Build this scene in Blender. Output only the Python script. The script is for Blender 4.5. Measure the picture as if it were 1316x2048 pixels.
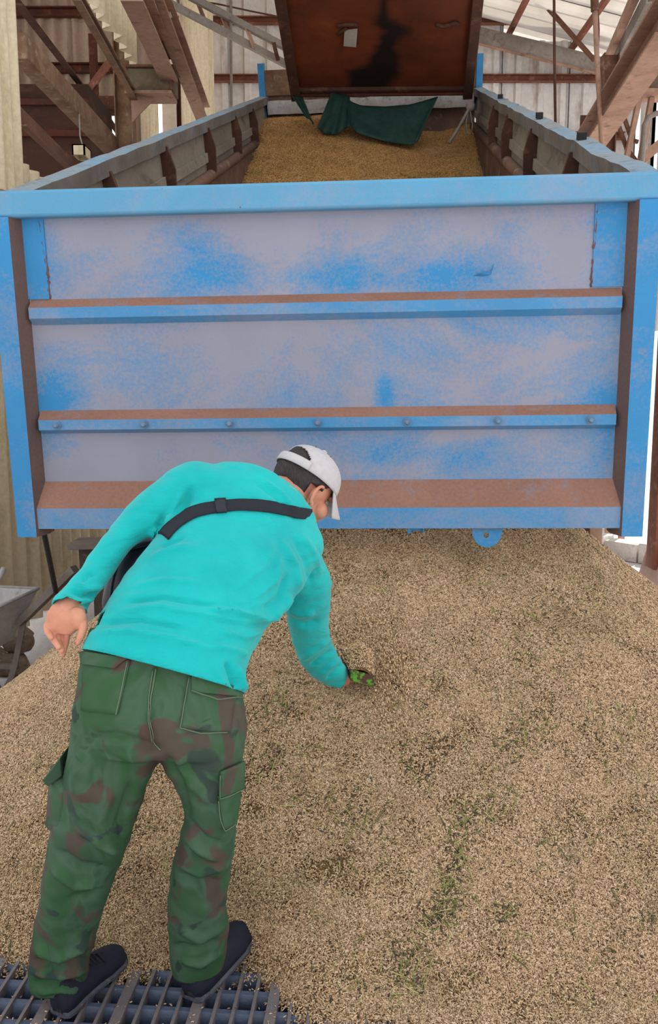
import bpy, bmesh, math, random
import numpy as np
from mathutils import Vector, Matrix, Euler, noise as mnoise
from mathutils.bvhtree import BVHTree

random.seed(7)
rng = np.random.default_rng(7)
scene = bpy.context.scene
for o in list(bpy.data.objects):
    bpy.data.objects.remove(o, do_unlink=True)
C = scene.collection

# ------------------------------------------------------------------ camera
F_PX, CAM_H, PITCH = 1700.0, 1.70, math.radians(8.0)
cam_d = bpy.data.cameras.new('camera')
cam_d.sensor_fit = 'VERTICAL'; cam_d.sensor_height = 24.0
cam_d.lens = F_PX / 2048.0 * 24.0
cam_d.clip_start = 0.05; cam_d.clip_end = 300
cam = bpy.data.objects.new('camera', cam_d)
cam.location = (0, 0, CAM_H)
cam.rotation_euler = (math.pi/2 - PITCH, 0, 0)
C.objects.link(cam); scene.camera = cam

# ------------------------------------------------------------------ sky, sun, exposure
world = bpy.data.worlds.new('sky'); scene.world = world
world.use_nodes = True
bg = world.node_tree.nodes['Background']
bg.inputs['Color'].default_value = (0.97, 0.985, 1.0, 1)
bg.inputs['Strength'].default_value = 1.0
sun_d = bpy.data.lights.new('sun', 'SUN'); sun_d.energy = 5.0; sun_d.angle = math.radians(0.6)
sun_d.color = (1.0, 0.95, 0.87)
sun = bpy.data.objects.new('sun', sun_d)
sun.rotation_euler = Vector((0.42, 0.70, 0.85)).to_track_quat('Z', 'Y').to_euler()
sun.location = (6, 14, 17); C.objects.link(sun)
scene.view_settings.view_transform = 'Standard'
scene.view_settings.look = 'None'
scene.view_settings.gamma = 1.0
scene.view_settings.use_curve_mapping = False
scene.view_settings.exposure = 0.48

# ------------------------------------------------------------------ helpers
def P(px, py, Y):
    """world point on the ray through photo pixel (px,py) at world depth Y"""
    u = (px-658)/F_PX; v = (1024-py)/F_PX
    d = Vector((u, math.cos(PITCH)+v*math.sin(PITCH), -math.sin(PITCH)+v*math.cos(PITCH)))
    return Vector((0, 0, CAM_H)) + d*(Y/d.y)
def ray(px, py):
    u = (px-658)/F_PX; v = (1024-py)/F_PX
    return Vector((u, math.cos(PITCH)+v*math.sin(PITCH), -math.sin(PITCH)+v*math.cos(PITCH))).normalized()
CAM = Vector((0, 0, CAM_H))
def to_px(V):
    V = np.asarray(V); d = V - np.array([0, 0, CAM_H])
    z = d[:, 1]*math.cos(PITCH) - d[:, 2]*math.sin(PITCH)
    w = d[:, 1]*math.sin(PITCH) + d[:, 2]*math.cos(PITCH)
    return np.stack([658+F_PX*d[:, 0]/z, 1024-F_PX*w/z], 1)

def lin(c):
    return tuple(((x/255)/12.92 if x/255 <= 0.04045 else ((x/255+0.055)/1.055)**2.4) for x in c) + (1.0,)

MW = {}            # world matrices of the things
def mw(o): return MW.get(o.name, Matrix.Identity(4)) if o else Matrix.Identity(4)

def props(o, label=None, cat=None, group=None, kind=None):
    if label: o['label'] = label
    if cat: o['category'] = cat
    if group: o['group'] = group
    if kind: o['kind'] = kind
    return o
def thing(name, label, cat, loc=(0, 0, 0), rot=None, group=None, kind=None, parent=None):
    o = bpy.data.objects.new(name, None); C.objects.link(o)
    o.empty_display_size = 0.1
    M = Matrix.Translation(Vector(loc))
    if rot is not None: M = M @ Euler(rot, 'XYZ').to_matrix().to_4x4()
    o.location = loc
    if rot is not None: o.rotation_euler = rot
    MW[o.name] = M
    return props(o, label, cat, group, kind)

class MB:
    def __init__(s): s.v = []; s.f = []; s.m = []
    def add(s, vs, fs, mi=0):
        b = len(s.v); s.v += [Vector(v) for v in vs]
        s.f += [tuple(i+b for i in f) for f in fs]; s.m += [mi]*len(fs); return s
    def box(s, lo, hi, mi=0, M=None):
        (x0, y0, z0), (x1, y1, z1) = lo, hi
        vs = [Vector(q) for q in ((x0,y0,z0),(x1,y0,z0),(x1,y1,z0),(x0,y1,z0),(x0,y0,z1),(x1,y0,z1),(x1,y1,z1),(x0,y1,z1))]
        if M is not None: vs = [M @ q for q in vs]
        return s.add(vs, [(0,3,2,1),(4,5,6,7),(0,1,5,4),(1,2,6,5),(2,3,7,6),(3,0,4,7)], mi)
    def loft(s, rings, mi=0, caps=True, closed=True):
        n = len(rings[0]); b = len(s.v)
        for r in rings: s.v += [Vector(q) for q in r]
        for i in range(len(rings)-1):
            for j in range(n if closed else n-1):
                k = (j+1) % n
                s.f.append((b+i*n+j, b+i*n+k, b+(i+1)*n+k, b+(i+1)*n+j)); s.m.append(mi)
        if caps:
            s.f.append(tuple(b+j for j in reversed(range(n)))); s.m.append(mi)
            e = b+(len(rings)-1)*n
            s.f.append(tuple(e+j for j in range(n))); s.m.append(mi)
        return s
    def tube(s, pts, r, n=8, mi=0, caps=True):
        pts = [Vector(p) for p in pts]
        rr = r if isinstance(r, (list, tuple)) else [r]*len(pts)
        rings = []; up = None
        for i, p in enumerate(pts):
            t = (pts[min(i+1, len(pts)-1)] - pts[max(i-1, 0)]).normalized()
            if up is None:
                up = Vector((0, 0, 1)) if abs(t.z) < 0.9 else Vector((1, 0, 0))
            a = t.cross(up).normalized(); bb = a.cross(t).normalized(); up = bb
            rings.append([p + a*math.cos(2*math.pi*j/n)*rr[i] + bb*math.sin(2*math.pi*j/n)*rr[i] for j in range(n)])
        return s.loft(rings, mi, caps)
    def ell(s, c, r, M=None, nu=20, nv=12, mi=0):
        c = Vector(c); rings = []
        vs = []; fs = []
        for i in range(1, nv):
            th = math.pi*i/nv
            for j in range(nu):
                ph = 2*math.pi*j/nu
                q = Vector((r[0]*math.sin(th)*math.cos(ph), r[1]*math.sin(th)*math.sin(ph), r[2]*math.cos(th)))
                vs.append(c + (M @ q if M is not None else q))
        for i in range(nv-2):
            for j in range(nu):
                k = (j+1) % nu
                fs.append((i*nu+j, (i+1)*nu+j, (i+1)*nu+k, i*nu+k))
        t = len(vs); q = Vector((0, 0, r[2])); vs.append(c + (M @ q if M is not None else q))
        b = len(vs); q = Vector((0, 0, -r[2])); vs.append(c + (M @ q if M is not None else q))
        for j in range(nu):
            k = (j+1) % nu
            fs.append((t, j, k)); fs.append((b, (nv-2)*nu+k, (nv-2)*nu+j))
        return s.add(vs, fs, mi)
    def beam(s, a, b, w, h, prof='box', up=(0, 0, 1), t=0.012, mi=0):
        """prismatic bar from a to b; w across, h along 'up'"""
        a, b = Vector(a), Vector(b); d = (b-a).normalized(); up = Vector(up)
        x = d.cross(up).normalized(); z = x.cross(d).normalized()
        W, H = w/2, h/2
        if prof == 'I':
            pr = [(-W,-H),(W,-H),(W,-H+t),(t/2,-H+t),(t/2,H-t),(W,H-t),(W,H),(-W,H),(-W,H-t),(-t/2,H-t),(-t/2,-H+t),(-W,-H+t)]
        elif prof == 'L':
            pr = [(-W,-H),(W,-H),(W,-H+t),(-W+t,-H+t),(-W+t,H),(-W,H)]
        elif prof == 'C':
            pr = [(-W,-H),(W,-H),(W,-H+t),(-W+t,-H+t),(-W+t,H-t),(W,H-t),(W,H),(-W,H)]
        else:
            c = min(W, H)*0.12
            pr = [(-W+c,-H),(W-c,-H),(W,-H+c),(W,H-c),(W-c,H),(-W+c,H),(-W,H-c),(-W,-H+c)]
        return s.loft([[q + x*p[0] + z*p[1] for p in pr] for q in (a, b)], mi)
    def build(s, name, mats, parent=None, world=True, smooth=False, label=None, kind=None, auto=None):
        me = bpy.data.meshes.new(name)
        vs = s.v
        if parent is not None and world:
            Mi = mw(parent).inverted(); vs = [Mi @ v for v in vs]
        me.from_pydata([tuple(v) for v in vs], [], s.f)
        if not isinstance(mats, (list, tuple)): mats = [mats]
        for m in mats: me.materials.append(m)
        me.polygons.foreach_set('material_index', s.m)
        if smooth: me.polygons.foreach_set('use_smooth', [True]*len(me.polygons))
        if auto: me.polygons.foreach_set('use_smooth', [True]*len(me.polygons)); me.set_sharp_from_angle(angle=math.radians(auto))
        me.update()
        o = bpy.data.objects.new(name, me); C.objects.link(o)
        if parent is not None:
            o.parent = parent; MW[o.name] = mw(parent)
        return props(o, label, None, None, kind)

def solid(mb_build, origin, label, cat, group=None):
    """top-level mesh: put its origin at 'origin'"""
    o = mb_build; org = Vector(origin)
    o.data.transform(Matrix.Translation(-org)); o.location = org
    MW[o.name] = Matrix.Translation(org)
    return props(o, label, cat, group)

# ------------------------------------------------------------------ node helpers / materials
class NT:
    def __init__(s, name):
        s.m = bpy.data.materials.new(name); s.m.use_nodes = True
        s.t = s.m.node_tree; s.b = s.t.nodes['Principled BSDF']
    def n(s, typ, **kw):
        k = s.t.nodes.new(typ)
        for a, v in kw.items(): setattr(k, a, v)
        return k
    def l(s, a, b): s.t.links.new(a, b)
    def coord(s, which='Object'): return s.n('ShaderNodeTexCoord').outputs[which]
    def pos(s): return s.n('ShaderNodeNewGeometry').outputs['Position']
    def scale(s, vec, sc):
        k = s.n('ShaderNodeMapping'); k.inputs['Scale'].default_value = sc; s.l(vec, k.inputs['Vector']); return k.outputs[0]
    def noise(s, vec, scale, detail=4, rough=0.55, dist=0.0):
        k = s.n('ShaderNodeTexNoise'); k.inputs['Scale'].default_value = scale; k.inputs['Detail'].default_value = detail
        k.inputs['Roughness'].default_value = rough; k.inputs['Distortion'].default_value = dist
        if vec is not None: s.l(vec, k.inputs['Vector'])
        return k.outputs['Fac']
    def ramp(s, fac, stops, interp='LINEAR'):
        k = s.n('ShaderNodeValToRGB'); k.color_ramp.interpolation = interp
        el = k.color_ramp.elements
        while len(el) < len(stops): el.new(0.5)
        for e, (p, c) in zip(el, stops):
            e.position = p; e.color = c if len(c) == 4 else tuple(c)+(1,)
        s.l(fac, k.inputs[0]); return k.outputs[0]
    def mapr(s, fac, a, b, c=0.0, d=1.0):
        k = s.n('ShaderNodeMapRange'); s.l(fac, k.inputs[0])
        for i, v in enumerate((a, b, c, d)): k.inputs[i+1].default_value = v
        return k.outputs[0]
    def mix(s, fac, a, b, mode='MIX'):
        k = s.n('ShaderNodeMix', data_type='RGBA', blend_type=mode)
        for sock, v in ((0, fac), (6, a), (7, b)):
            if hasattr(v, 'links') or hasattr(v, 'is_output'): s.l(v, k.inputs[sock])
            else: k.inputs[sock].default_value = v
        return k.outputs[2]
    def math(s, op, a, b=0.0):
        k = s.n('ShaderNodeMath', operation=op)
        for i, v in enumerate((a, b)):
            if hasattr(v, 'is_output'): s.l(v, k.inputs[i])
            else: k.inputs[i].default_value = v
        return k.outputs[0]
    def bump(s, h, strength=0.3, dist=0.01):
        k = s.n('ShaderNodeBump'); k.inputs['Strength'].default_value = strength; k.inputs['Distance'].default_value = dist
        s.l(h, k.inputs['Height']); s.l(k.outputs[0], s.b.inputs['Normal'])
    def fin(s, col=None, rough=0.6, metal=0.0, spec=0.4):
        if col is not None:
            if hasattr(col, 'is_output'): s.l(col, s.b.inputs['Base Color'])
            else: s.b.inputs['Base Color'].default_value = col
        if hasattr(rough, 'is_output'): s.l(rough, s.b.inputs['Roughness'])
        else: s.b.inputs['Roughness'].default_value = rough
        s.b.inputs['Metallic'].default_value = metal
        s.b.inputs['Specular IOR Level'].default_value = spec
        return s.m

def weathered(name, c1, c2, c3=None, scale=3.0, rough=0.75, fine=40, bump=0.25, coord='Object', stretch=None):
    n = NT(name); v = n.coord(coord)
    if stretch: v = n.scale(v, stretch)
    a = n.noise(v, scale, 6, 0.6, 0.3)
    col = n.ramp(a, [(0.33, lin(c1)), (0.66, lin(c2))])
    if c3:
        b = n.noise(v, scale*3.3, 8, 0.7)
        col = n.mix(n.mapr(b, 0.55, 0.70), col, lin(c3))
    f = n.noise(n.coord(coord), fine, 4, 0.6)
    col = n.mix(0.35, col, n.ramp(f, [(0.3, (0.45,0.45,0.45,1)), (0.7, (1,1,1,1))]), 'MULTIPLY')
    n.bump(f, bump, 0.01)
    return n.fin(col, rough)

def plain(name, c, rough=0.6, metal=0.0, spec=0.4, var=0.25, scale=12):
    n = NT(name); f = n.noise(n.coord(), scale, 5, 0.6)
    k = tuple(x*(1-var) for x in lin(c)[:3]) + (1,)
    col = n.mix(n.mapr(f, 0.3, 0.7), k, lin(c))
    n.bump(f, 0.08, 0.005)
    return n.fin(col, rough, metal, spec)

# --- blue tailgate paint under drifting brown dust
def blue_dust(name, blue, dust, amount, patches=(), xbias=0.0, spots=True):
    n = NT(name); v = n.coord()
    a = n.noise(n.scale(v, (1, 1, 1.7)), 1.7, 8, 0.68, 0.4)
    fine = n.noise(v, 70, 6, 0.75)
    m = n.math('ADD', a, n.math('MULTIPLY', n.math('SUBTRACT', fine, 0.5), 0.62))
    if xbias:
        sx = n.n('ShaderNodeSeparateXYZ'); n.l(v, sx.inputs[0])
        m = n.math('ADD', m, n.math('MULTIPLY', sx.outputs[0], xbias))
    for (cx, cz, rx, rz, w) in patches:
        mp = n.n('ShaderNodeMapping'); mp.inputs['Location'].default_value = (-cx/rx, 0, -cz/rz)
        mp.inputs['Scale'].default_value = (1/rx, 0, 1/rz); n.l(v, mp.inputs['Vector'])
        ln = n.n('ShaderNodeVectorMath', operation='LENGTH'); n.l(mp.outputs[0], ln.inputs[0])
        m = n.math('SUBTRACT', m, n.mapr(ln.outputs['Value'], 1.15, 0.1, 0.0, w))
    mask = n.mapr(m, amount-0.17, amount+0.13)
    col = n.mix(mask, lin(blue), lin(dust))
    big = n.noise(v, 4.0, 4, 0.6)
    col = n.mix(0.30, col, n.ramp(big, [(0.3, (0.7,0.68,0.66,1)), (0.7, (1,1,1,1))]), 'MULTIPLY')
    if spots:
        sp = n.noise(v, 28, 6, 0.75)
        col = n.mix(n.mapr(sp, 0.69, 0.74), col, lin((95, 80, 78)))
        sp2 = n.noise(v, 9, 7, 0.8)
        col = n.mix(n.math('MULTIPLY', n.mapr(sp2, 0.64, 0.74), 0.7), col, lin((165, 120, 95)))
    n.bump(n.noise(v, 130, 3, 0.6), 0.35, 0.004)
    return n.fin(col, 0.55, 0.0, 0.35)

BLUE = (52, 138, 200)
M = {}
M['blue_panel'] = blue_dust('blue_panel', (44, 132, 188), (143, 144, 160), 0.39,
    patches=[(-0.48, -0.28, 0.20, 0.18, 0.30), (-0.05, -0.33, 0.50, 0.10, 0.24), (-1.08, -0.78, 0.16, 0.30, 0.36), (0.25, -0.80, 0.05, 0.10, 0.25),
             (-1.10, -0.28, 0.12, 0.2, 0.2), (0.50, -0.34, 0.26, 0.12, 0.24), (1.08, -0.9, 0.20, 0.45, 0.18), (1.1, -0.3, 0.12, 0.25, 0.14), (0.4, -1.02, 0.35, 0.08, 0.16)], xbias=-0.035)
M['blue_rail'] = blue_dust('blue_rail', (88, 154, 192), (130, 150, 176), 0.66)
M['blue_side'] = blue_dust('blue_side', (48, 134, 190), (124, 140, 170), 0.66)
M['blue_rib'] = blue_dust('blue_rib', (68, 138, 188), (132, 142, 166), 0.58)
M['dust'] = weathered('brown_dust', (152, 112, 96), (138, 100, 86), (132, 122, 130), 2.0, 0.95, 90, 0.15)
M['dust_edge'] = weathered('dark_dust', (112, 88, 80), (96, 78, 76), None, 3.0, 0.95, 90, 0.15)
M['weld'] = weathered('weld_rust', (128, 92, 88), (100, 72, 66), None, 30, 0.9, 120, 0.4)
M['bolt'] = plain('bolt_paint', (108, 138, 168), 0.5)
M['rust'] = weathered('rust_brown', (92, 58, 42), (70, 44, 34), (118, 84, 64), 2.5, 0.85, 30, 0.3)
M['rust_dark'] = weathered('dark_rust', (96, 42, 20), (62, 28, 15), (120, 66, 34), 1.6, 0.8, 18, 0.2)
M['bed_steel'] = weathered('bed_steel', (126, 96, 80), (94, 70, 58), (150, 132, 116), 1.8, 0.8, 16, 0.25)
M['bed_board'] = weathered('bed_board', (156, 146, 132), (122, 112, 100), (96, 82, 70), 2.2, 0.85, 22, 0.35, stretch=(1, 0.25, 1))
M['bed_rail'] = weathered('bed_rail', (128, 122, 114), (100, 92, 84), (92, 130, 160), 2.6, 0.8, 24, 0.35)
M['rail_cap'] = weathered('worn_blue_cap', (112, 152, 178), (140, 142, 142), (110, 94, 84), 2.4, 0.8, 26, 0.35)
M['post_blue'] = plain('post_blue', (48, 132, 186), 0.5)
M['white_rail'] = weathered('pale_rail', (200, 200, 198), (168, 164, 160), (120, 110, 102), 3, 0.7, 30, 0.25)
M['asbestos'] = weathered('asbestos_sheet', (242, 228, 198), (220, 202, 168), (192, 178, 132), 1.2, 0.95, 30, 0.25, stretch=(1, 1, 0.25))
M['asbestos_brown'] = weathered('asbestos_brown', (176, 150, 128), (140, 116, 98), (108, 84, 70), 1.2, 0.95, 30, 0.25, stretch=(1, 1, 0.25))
M['siding'] = weathered('white_siding', (240, 236, 232), (218, 212, 207), (172, 150, 138), 0.8, 0.6, 12, 0.06, stretch=(1, 1, 0.2))
M['girt'] = weathered('girt_rust', (146, 92, 72), (116, 68, 52), (170, 128, 108), 3, 0.8, 30, 0.2)
M['steel_tan'] = weathered('dusty_steel', (186, 150, 128), (150, 116, 98), (120, 88, 74), 2.0, 0.9, 24, 0.3)
M['steel_grey'] = weathered('grey_steel', (150, 140, 130), (124, 114, 106), (104, 84, 72), 2.0, 0.85, 24, 0.25)
M['steel_brown'] = weathered('brown_steel', (122, 84, 66), (92, 60, 46), (150, 118, 98), 2.0, 0.9, 24, 0.3)
M['moss_beam'] = weathered('lichen_beam', (150, 120, 94), (112, 82, 62), (158, 146, 116), 4.0, 0.95, 40, 0.4)
M['bracket'] = weathered('bracket_steel', (112, 98, 78), (92, 78, 62), (140, 112, 92), 2.0, 0.9, 24, 0.25)
M['tarp'] = plain('tarp_green', (30, 66, 58), 0.75, var=0.45, scale=14)
M['rope'] = plain('rope_grey', (150, 142, 132), 0.9)
M['paper'] = plain('paper_patch', (206, 200, 192), 0.4)
M['black'] = plain('black_rubber', (30, 29, 30), 0.7)
M['chassis'] = weathered('chassis', (92, 78, 68), (66, 56, 50), (120, 104, 90), 3, 0.85, 30, 0.25)
M['zinc'] = weathered('zinc_tray', (182, 180, 178), (150, 146, 144), (110, 104, 100), 3.5, 0.55, 26, 0.2)
M['bar_grey'] = weathered('bar_grey', (128, 116, 108), (100, 88, 82), None, 5, 0.7, 40, 0.2)
M['stone'] = weathered('stone', (150, 130, 112), (116, 96, 82), (176, 160, 146), 7, 0.95, 60, 0.5)
M['concrete'] = weathered('concrete_floor', (226, 222, 222), (208, 203, 203), (165, 156, 154), 1.8, 0.9, 50, 0.35)
M['plaster'] = weathered('white_plaster', (232, 226, 220), (212, 202, 192), (180, 160, 146), 2.2, 0.9, 40, 0.2)
M['plinth'] = weathered('pink_plinth', (224, 196, 184), (204, 176, 164), (180, 150, 140), 2.2, 0.9, 40, 0.2)
M['grate'] = weathered('grate_steel', (92, 104, 128), (72, 82, 104), (104, 96, 92), 6, 0.5, 60, 0.2)
M['grate_top'] = weathered('grate_worn', (128, 118, 116), (104, 98, 102), (140, 124, 110), 8, 0.6, 60, 0.2)
M['pit'] = weathered('pit_dark', (40, 32, 28), (28, 24, 22), None, 4, 0.95)
M['red'] = plain('red_lens', (205, 40, 45), 0.3)
M['bay_dark'] = weathered('bay_dark_steel', (74, 44, 30), (50, 32, 24), (92, 60, 42), 1.0, 0.9, 16, 0.15, stretch=(1, 1, 2.5))  # dark brown picked to keep the left bay dark
def roof_mat():
    n = NT('roof_sheet')
    v = n.coord(); a = n.noise(v, 1.5, 5, 0.6)
    col = n.ramp(a, [(0.3, lin((226, 222, 216))), (0.7, lin((244, 240, 236)))])
    m = n.fin(col, 0.6)
    tr = n.n('ShaderNodeBsdfTranslucent'); n.l(col, tr.inputs['Color'])
    mx = n.n('ShaderNodeMixShader'); mx.inputs[0].default_value = 0.38  # translucency added to pale metal so sun glows through and brightens inside
    out = n.t.nodes['Material Output']
    n.l(n.b.outputs[0], mx.inputs[1]); n.l(tr.outputs[0], mx.inputs[2]); n.l(mx.outputs[0], out.inputs['Surface'])
    return m
M['roof'] = roof_mat()

# ================================================================== THE SETTING
# ---- floor (with the opening of the intake pit under the grate)
PIT = (-2.3, 1.9, 1.35, 2.75)      # x0,x1,y0,y1
def floor_piece(name, x0, x1, y0, y1, kind=True):
    b = MB().box((x0, y0, -0.25), (x1, y1, 0.0))
    return b
fl = MB()
fl.box((-12, PIT[3], -0.25), (14, 30, 0)); fl.box((-12, -8, -0.25), (14, PIT[2], 0))
fl.box((-12, PIT[2], -0.25), (PIT[0], PIT[3], 0)); fl.box((PIT[1], PIT[2], -0.25), (14, PIT[3], 0))
props(fl.build('floor', M['concrete']), 'pale dusty concrete floor around the grain heap', None, None, 'structure')
pw = MB()
x0, x1, y0, y1 = PIT
pw.box((x0-.1, y0-.1, -0.9), (x0, y1+.1, -0.25)); pw.box((x1, y0-.1, -0.9), (x1+.1, y1+.1, -0.25))
pw.box((x0, y0-.1, -0.9), (x1, y0, -0.25)); pw.box((x0, y1, -0.9), (x1, y1+.1, -0.25)); pw.box((x0-.1, y0-.1, -1.0), (x1+.1, y1+.1, -0.9))
props(pw.build('floor_pit', M['pit']), 'dark intake pit below the steel grate', None, None, 'structure')

# ---- corrugated sheets
def sheet_mb(org, along, up, width, height, pitch=0.15, amp=0.024, box=False, jag=0.0, seed=0, nz=1):
    """one corrugated sheet standing on org; ribs run along 'up'"""
    org, along, up = Vector(org), Vector(along).normalized(), Vector(up).normalized()
    nrm = along.cross(up).normalized(); r = random.Random(seed)
    prof = []
    if box:
        k = 0.0
        while k < width-1e-6:
            for d, h in (((0.0, 0), (0.62, 0), (0.70, 1), (0.92, 1), (1.0, 0)) if amp < .08 else ((0, 0), (.4, 0), (.5, 1), (.9, 1), (1, 0))):
                prof.append((min(k+d*pitch, width), h*amp))
            k += pitch
    else:
        n = max(2, int(round(width/pitch*8)))
        prof = [(width*i/n, amp*math.sin(2*math.pi*(width*i/n)/pitch)) for i in range(n+1)]
    rows = []
    t0 = 0.006
    for side in (0, 1):
        for z in range(nz+1):
            row = []
            for i, (s, h) in enumerate(prof):
                q = org + along*s + nrm*(h + (t0 if side else 0)) + up*(height*z/nz)
                if z == 0 and jag: q += up*(jag*(mnoise.noise(Vector((s*2.3, seed*3.1, 0))) + 0.35*mnoise.noise(Vector((s*11, seed, 4)))))
                row.append(q)
            rows.append(row)
    m = MB(); n = len(prof); R = nz+1
    vs = [q for row in rows for q in row]; fs = []
    for side in (0, 1):
        for z in range(nz):
            for i in range(n-1):
                a = (side*R+z)*n+i; f = (a, a+1, a+n+1, a+n)
                fs.append(f if side else tuple(reversed(f)))
    for z, fl_ in ((0, 0), (nz, 1)):
        for i in range(n-1):
            a = z*n+i; b = (R+z)*n+i; f = (a, a+1, b+1, b)
            fs.append(f if not fl_ else tuple(reversed(f)))
    for i, fl_ in ((0, 1), (n-1, 0)):
        for z in range(nz):
            a = z*n+i; b = (R+z)*n+i; f = (a, b, b+n, a+n)
            fs.append(f if fl_ else tuple(reversed(f)))
    return m.add(vs, fs)

def wall(name, label, loc):
    return thing(name, label, None, loc, kind='structure')

# back wall of ribbed white siding, with rusty girts
YB = 14.0
wb = wall('wall_back', 'back wall of white ribbed metal siding with rusty girts', (1, YB, 0))
xs = -2.6; i = 0
while xs < 4.6:
    w = 1.05
    top = 7.15 + 0.243*(2.4-xs-1.0) + 0.22
    sheet_mb((xs, YB + (0.008 if i % 2 else 0), 3.4), (1, 0, 0), (0, 0, 1), w+0.03, top-3.4, 0.35, 0.045, True, seed=i).build('siding_sheet', M['siding'], wb, auto=40)
    xs += w; i += 1
for py, nm in ((161, 'girt'), (46, 'girt'), (275, 'girt')):
    z = P(500, py, YB).z
    MB().beam((-2.5, YB-0.09, z), (4.6, YB-0.09, z), 0.08, 0.11, 'C').build('girt', M['girt'], wb)

# left wall: asbestos sheets on a line running away from the camera
WLX = lambda Y: -2.12 + 0.03*(Y-5)
wl = wall('wall_left', 'left wall of corrugated fibre-cement sheets with open bays', (-2.1, 7, 0))
def left_sheets(Ya, Yb, z0, z1, mat, pitch=0.15, jag=0.0, off=0.0, amp=0.034, wd=0.92):
    y = Ya; k = 0
    while y < Yb-0.05:
        w = min(wd, Yb-y)
        a = Vector((WLX(y)+off+0.008*(k % 2), y, z0)); b = Vector((WLX(y+w)+off, y+w, z0))
        sheet_mb(a, b-a, (0, 0, 1), w+0.03, z1-z0, pitch, amp, jag=jag, seed=int(y*10)+int(z0*7)).build('corrugated_sheet', mat, wl, auto=60)
        y += w; k += 1
left_sheets(4.9, 10.8, 0.12, 3.05, M['asbestos'], 0.23, amp=0.05)
left_sheets(4.9, 5.84, 2.95, 7.2, M['asbestos'], 0.15, jag=0.05, off=0.05)
left_sheets(5.84, 6.6, 3.0, 3.24, M['asbestos'], 0.19, jag=0.0)
left_sheets(6.3, 8.95, 4.92, 8.0, M['asbestos'], 0.18, jag=0.06, off=0.06, amp=.05)
left_sheets(11.4, 13.9, 5.05, 8.2, M['asbestos'], 0.17, jag=0.12, off=0.06)
left_sheets(10.5, 11.2, 3.4, 5.45, M['asbestos'], 0.17, jag=0.05, off=-0.25)
# annex behind the left wall
wa = wall('wall_annex', 'back wall of the dim side bay in brown corrugated sheet', (-4.5, 12, 0))
gx0, gx1 = P(197, 250, 12).x, P(237, 250, 12).x
gz0, gz1 = P(215, 292, 12).z, P(215, 226, 12).z
def asheet(xa, xb, za, zb, s):
    y = xa
    while y < xb-0.03:
        w = min(0.95, xb-y)
        sheet_mb((y, 12+0.008*(s % 2), za), (1, 0, 0), (0, 0, 1), w+0.02, zb-za, 0.17, 0.026, jag=0.03, seed=s).build('corrugated_sheet', M['asbestos_brown'], wa, auto=60)
        y += w; s += 1
asheet(-7.2, gx0, 0.1, 6.6, 1); asheet(-7.2, -2.3, 6.55, 9.0, 20)
asheet(gx0, gx1, 0.1, gz0, 30); asheet(gx0, gx1, gz1, 6.6, 31); asheet(gx1, -2.3, 0.1, 6.6, 40)
was = MB().box((-7.3, 5.2, 8.4), (-2.3, 12.2, 8.5))  # out-of-view roof added to keep the side bay dark
props(was.build('ceiling_shade', M['bay_dark']), 'unseen roof added to keep the left bay dark', None, None, 'structure')

# roof: sheets falling to the right, ribs down the slope
ZR = lambda x: 7.32 + 0.243*(2.4-x)
rf = wall('ceiling', 'pale ribbed metal roof falling to the right', (1, 9.5, 7.4))
dn = Vector((1, 0, -0.243)).normalized()
y = 6.4; k = 0
while y < YB+0.2:
    w = 1.06
    org = Vector((-2.4, y+w, ZR(-2.4)))
    ln = (Vector((4.75, 0, ZR(4.75)))-Vector((-2.4, 0, ZR(-2.4)))).length
    m = sheet_mb(org + Vector((0, 0, 0.008*(k % 2))), (0, -1, 0), dn, w+0.03, ln, 0.36, 0.10, True, seed=k)
    m.build('roof_sheet', M['roof'], rf, auto=40)
    y += w; k += 1
for x in (-1.4, 0.2, 1.7, 2.75, 3.7):
    MB().beam((x, 6.4, ZR(x)-0.11), (x, YB, ZR(x)-0.11), 0.06, 0.09, 'C').build('purlin', M['girt'], rf)

# ================================================================== DUMP TRAILER
BO = Vector((-0.0459, 3.3239, 2.4744))
TGROT = (math.radians(3.89), math.radians(-0.711), math.radians(-3.92))
BEDROT = (math.radians(20.69), math.radians(-0.835), math.radians(-4.54))
BEDL, HW = 7.41, 1.25
MTG = Matrix.Translation(BO) @ Euler(TGROT, 'XYZ').to_matrix().to_4x4()
MBED = Matrix.Translation(BO) @ Euler(BEDROT, 'XYZ').to_matrix().to_4x4()
trailer = thing('dump_trailer', 'blue tipping trailer with dusty tailgate and raised rusty bed', 'trailer', (0.3, 6.4, 0))
def part(mb, name, mat, parent, Mx, **kw):
    mb.v = [Mx @ v for v in mb.v]
    return mb.build(name, mat, parent, **kw)
def TG(px, py, y=0.0):
    """tailgate-local x,z of a photo pixel on the plane y=const"""
    Mi = MTG.inverted(); o = Mi @ CAM; d = (Mi.to_3x3() @ ray(px, py))
    t = (y - o.y)/d.y; q = o + d*t
    return q.x, q.z
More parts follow.
